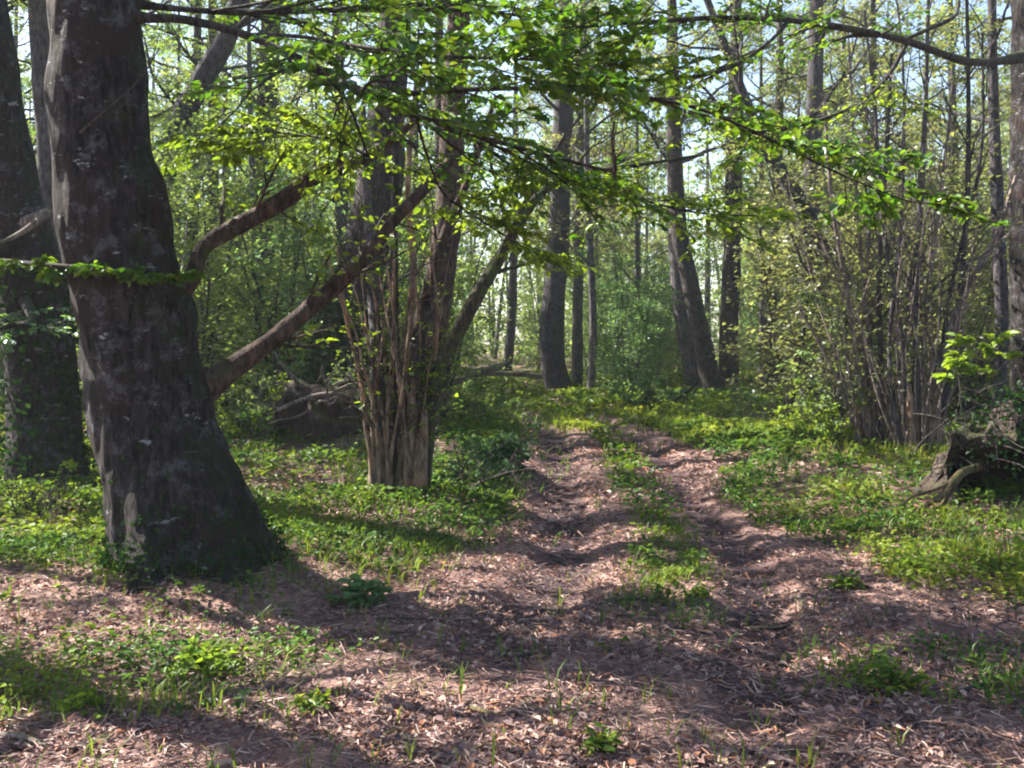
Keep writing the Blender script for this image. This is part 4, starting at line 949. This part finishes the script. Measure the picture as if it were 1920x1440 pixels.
while len(sp2) < 165 and tries < 6000:
    tries += 1
    yy_ = rg.uniform(17, 52) ; xx_ = rg.uniform(-.62, .62) * yy_
    if track_d(xx_, yy_) < (2.2 if yy_ < 30 else 1.8) or any((xx_ - a) ** 2 + (yy_ - b) ** 2 < 1.4 ** 2 for a, b in sp2): continue
    ppx = 960 + F * xx_ / yy_
    if (860 < ppx < 1090 and yy_ < 47) or (1215 < ppx < 1480 and yy_ < 31.5): continue
    sp2.append((xx_, yy_))
first = {}
for (xx_, yy_) in sp2:
    ppx = 960 + F * xx_ / yy_
    zone = 'L' if ppx < 830 else ('C' if ppx < 1470 else 'R'); lab, grp = SL[zone]
    j = {'L': int(rg.random() < .3), 'C': 1 if rg.random() < .75 else 0, 'R': 2 if rg.random() < .8 else 0}[zone]
    if j not in first:
        first[j] = young(*YK[j], xx_, yy_, lab, grp)
    else:
        copy_thing(first[j], (xx_, yy_, float(ground_z(xx_, yy_)) - .05), rg.uniform(0, 6.28), rg.uniform(.65, 1.2), lab, grp)

# the wood beyond: one mass
rng = np.random.default_rng(500); mb = MB()
nt_ = 330; yy = rng.uniform(56, 95, nt_); xx = rng.uniform(-.85, .85, nt_) * yy
gz = ground_z(xx, yy); Hh = rng.uniform(11, 18, nt_)
Pp = grow(rng, np.column_stack([xx, yy, gz - .3]), np.column_stack([rng.normal(0, .06, nt_), rng.normal(0, .06, nt_), np.ones(nt_)]), Hh, 9, .035, .02)
mb.add(*tubes(Pp, rng.uniform(.1, .26, nt_)[:, None] * np.linspace(1, .25, 9), 7), None, 0)
n = 240000
tid = rng.integers(0, nt_, n); cl = rng.integers(0, 90, n)
hsh = lambda s: np.modf(np.sin(tid * 12.9898 + cl * 78.233 + s) * 43758.5453)[0]
cz = np.abs(hsh(1)) ** 1.35
rad = 2.6 * np.sqrt(np.abs(hsh(2))) * (1.05 - .5 * cz)
aa = hsh(3) * 6.283
p = np.column_stack([xx[tid] + np.cos(aa) * rad, yy[tid] + np.sin(aa) * rad, gz[tid] + .3 + cz * Hh[tid]]) + rng.normal(0, .38, (n, 3))
L = rng.uniform(.18, .44, n)
V, Q, k = leaf_quads(p, rng.normal(0, 1, (n, 3)), np.array([0, 0, 1.]) + rng.normal(0, .7, (n, 3)), L, L * .65, False)
mb.add(V, Q, leaf_cols(rng, 'cool' if False else 'mid', n, k, np.clip(np.abs(hsh(5)) * .7 + rng.random(n) * .3, 0, 1)), 1)
tag(link('distant_wood', mb.mesh('distant_wood', [BK_BLUE, LEAF_FAR], smooth=False)), 'hazy mass of distant trees closing the view behind everything', 'wood', kind='stuff')

# ================================================================== air
HAZE = .0007
if HAZE:
    me = bpy.data.meshes.new('haze')
    x0, x1, y0, y1, z0, z1 = -152, 152, -32, 302, -2.2, 24
    me.from_pydata([(a, b_, c_) for c_ in (z0, z1) for b_ in (y0, y1) for a in (x0, x1)], [], [(0, 2, 3, 1), (4, 5, 7, 6), (0, 1, 5, 4), (2, 6, 7, 3), (0, 4, 6, 2), (1, 3, 7, 5)])
    m, nt, ns, ln = newmat('haze_air'); out = ns.new('ShaderNodeOutputMaterial'); pv = ns.new('ShaderNodeVolumePrincipled')
    pv.inputs['Color'].default_value = (.93, .96, 1, 1); pv.inputs['Density'].default_value = HAZE; pv.inputs['Anisotropy'].default_value = .1
    ln.new(pv.outputs[0], out.inputs['Volume']); me.materials.append(m)
    tag(link('haze', me), 'pale spring haze hanging in the wood', 'haze', kind='stuff')

# ================================================================== light, sky, camera
w = bpy.data.worlds.new('World'); S.world = w; w.use_nodes = True
nt = w.node_tree; nt.nodes.clear()
sky = nt.nodes.new('ShaderNodeTexSky'); sky.sky_type = 'NISHITA'; sky.sun_disc = False
sky.sun_elevation = SUN_EL; sky.sun_rotation = math.atan2(-SUN_H[0], -SUN_H[1]); sky.air_density = 1.0; sky.dust_density = 1.5; sky.ozone_density = 1.0
bg = nt.nodes.new('ShaderNodeBackground'); bg.inputs[1].default_value = .062
ow = nt.nodes.new('ShaderNodeOutputWorld'); nt.links.new(sky.outputs[0], bg.inputs[0]); nt.links.new(bg.outputs[0], ow.inputs[0])
sl = bpy.data.lights.new('sun', 'SUN'); sl.energy = 5.0; sl.angle = math.radians(.45); sl.color = (1, .93, .82)
so = bpy.data.objects.new('sun', sl); COL.objects.link(so)
trav = Vector((SUN_H[0] * math.cos(SUN_EL), SUN_H[1] * math.cos(SUN_EL), -math.sin(SUN_EL)))
so.rotation_euler = trav.to_track_quat('-Z', 'Y').to_euler(); so.location = (-20, 12, 25)

cam = bpy.data.cameras.new('camera'); co = bpy.data.objects.new('camera', cam); COL.objects.link(co)
cam.sensor_width = 36; cam.lens = F / 1920 * 36; cam.shift_y = -(720 - HOR) / 1920; cam.clip_end = 1000; cam.clip_start = .05
co.location = (0, 0, EYE); co.rotation_euler = (math.pi / 2, 0, 0)
S.camera = co
S.view_settings.view_transform = 'Standard'; S.view_settings.look = 'None'; S.view_settings.gamma = 1; S.view_settings.exposure = 2.45
cy = S.cycles
cy.use_denoising = True
cy.max_bounces = 7; cy.diffuse_bounces = 5; cy.glossy_bounces = 2; cy.transmission_bounces = 5; cy.transparent_max_bounces = 4
cy.sample_clamp_indirect = 6; cy.filter_width = 2.0
print('OBJECTS', len(bpy.data.objects), 'POLYS', sum(len(m.polygons) for m in bpy.data.meshes))
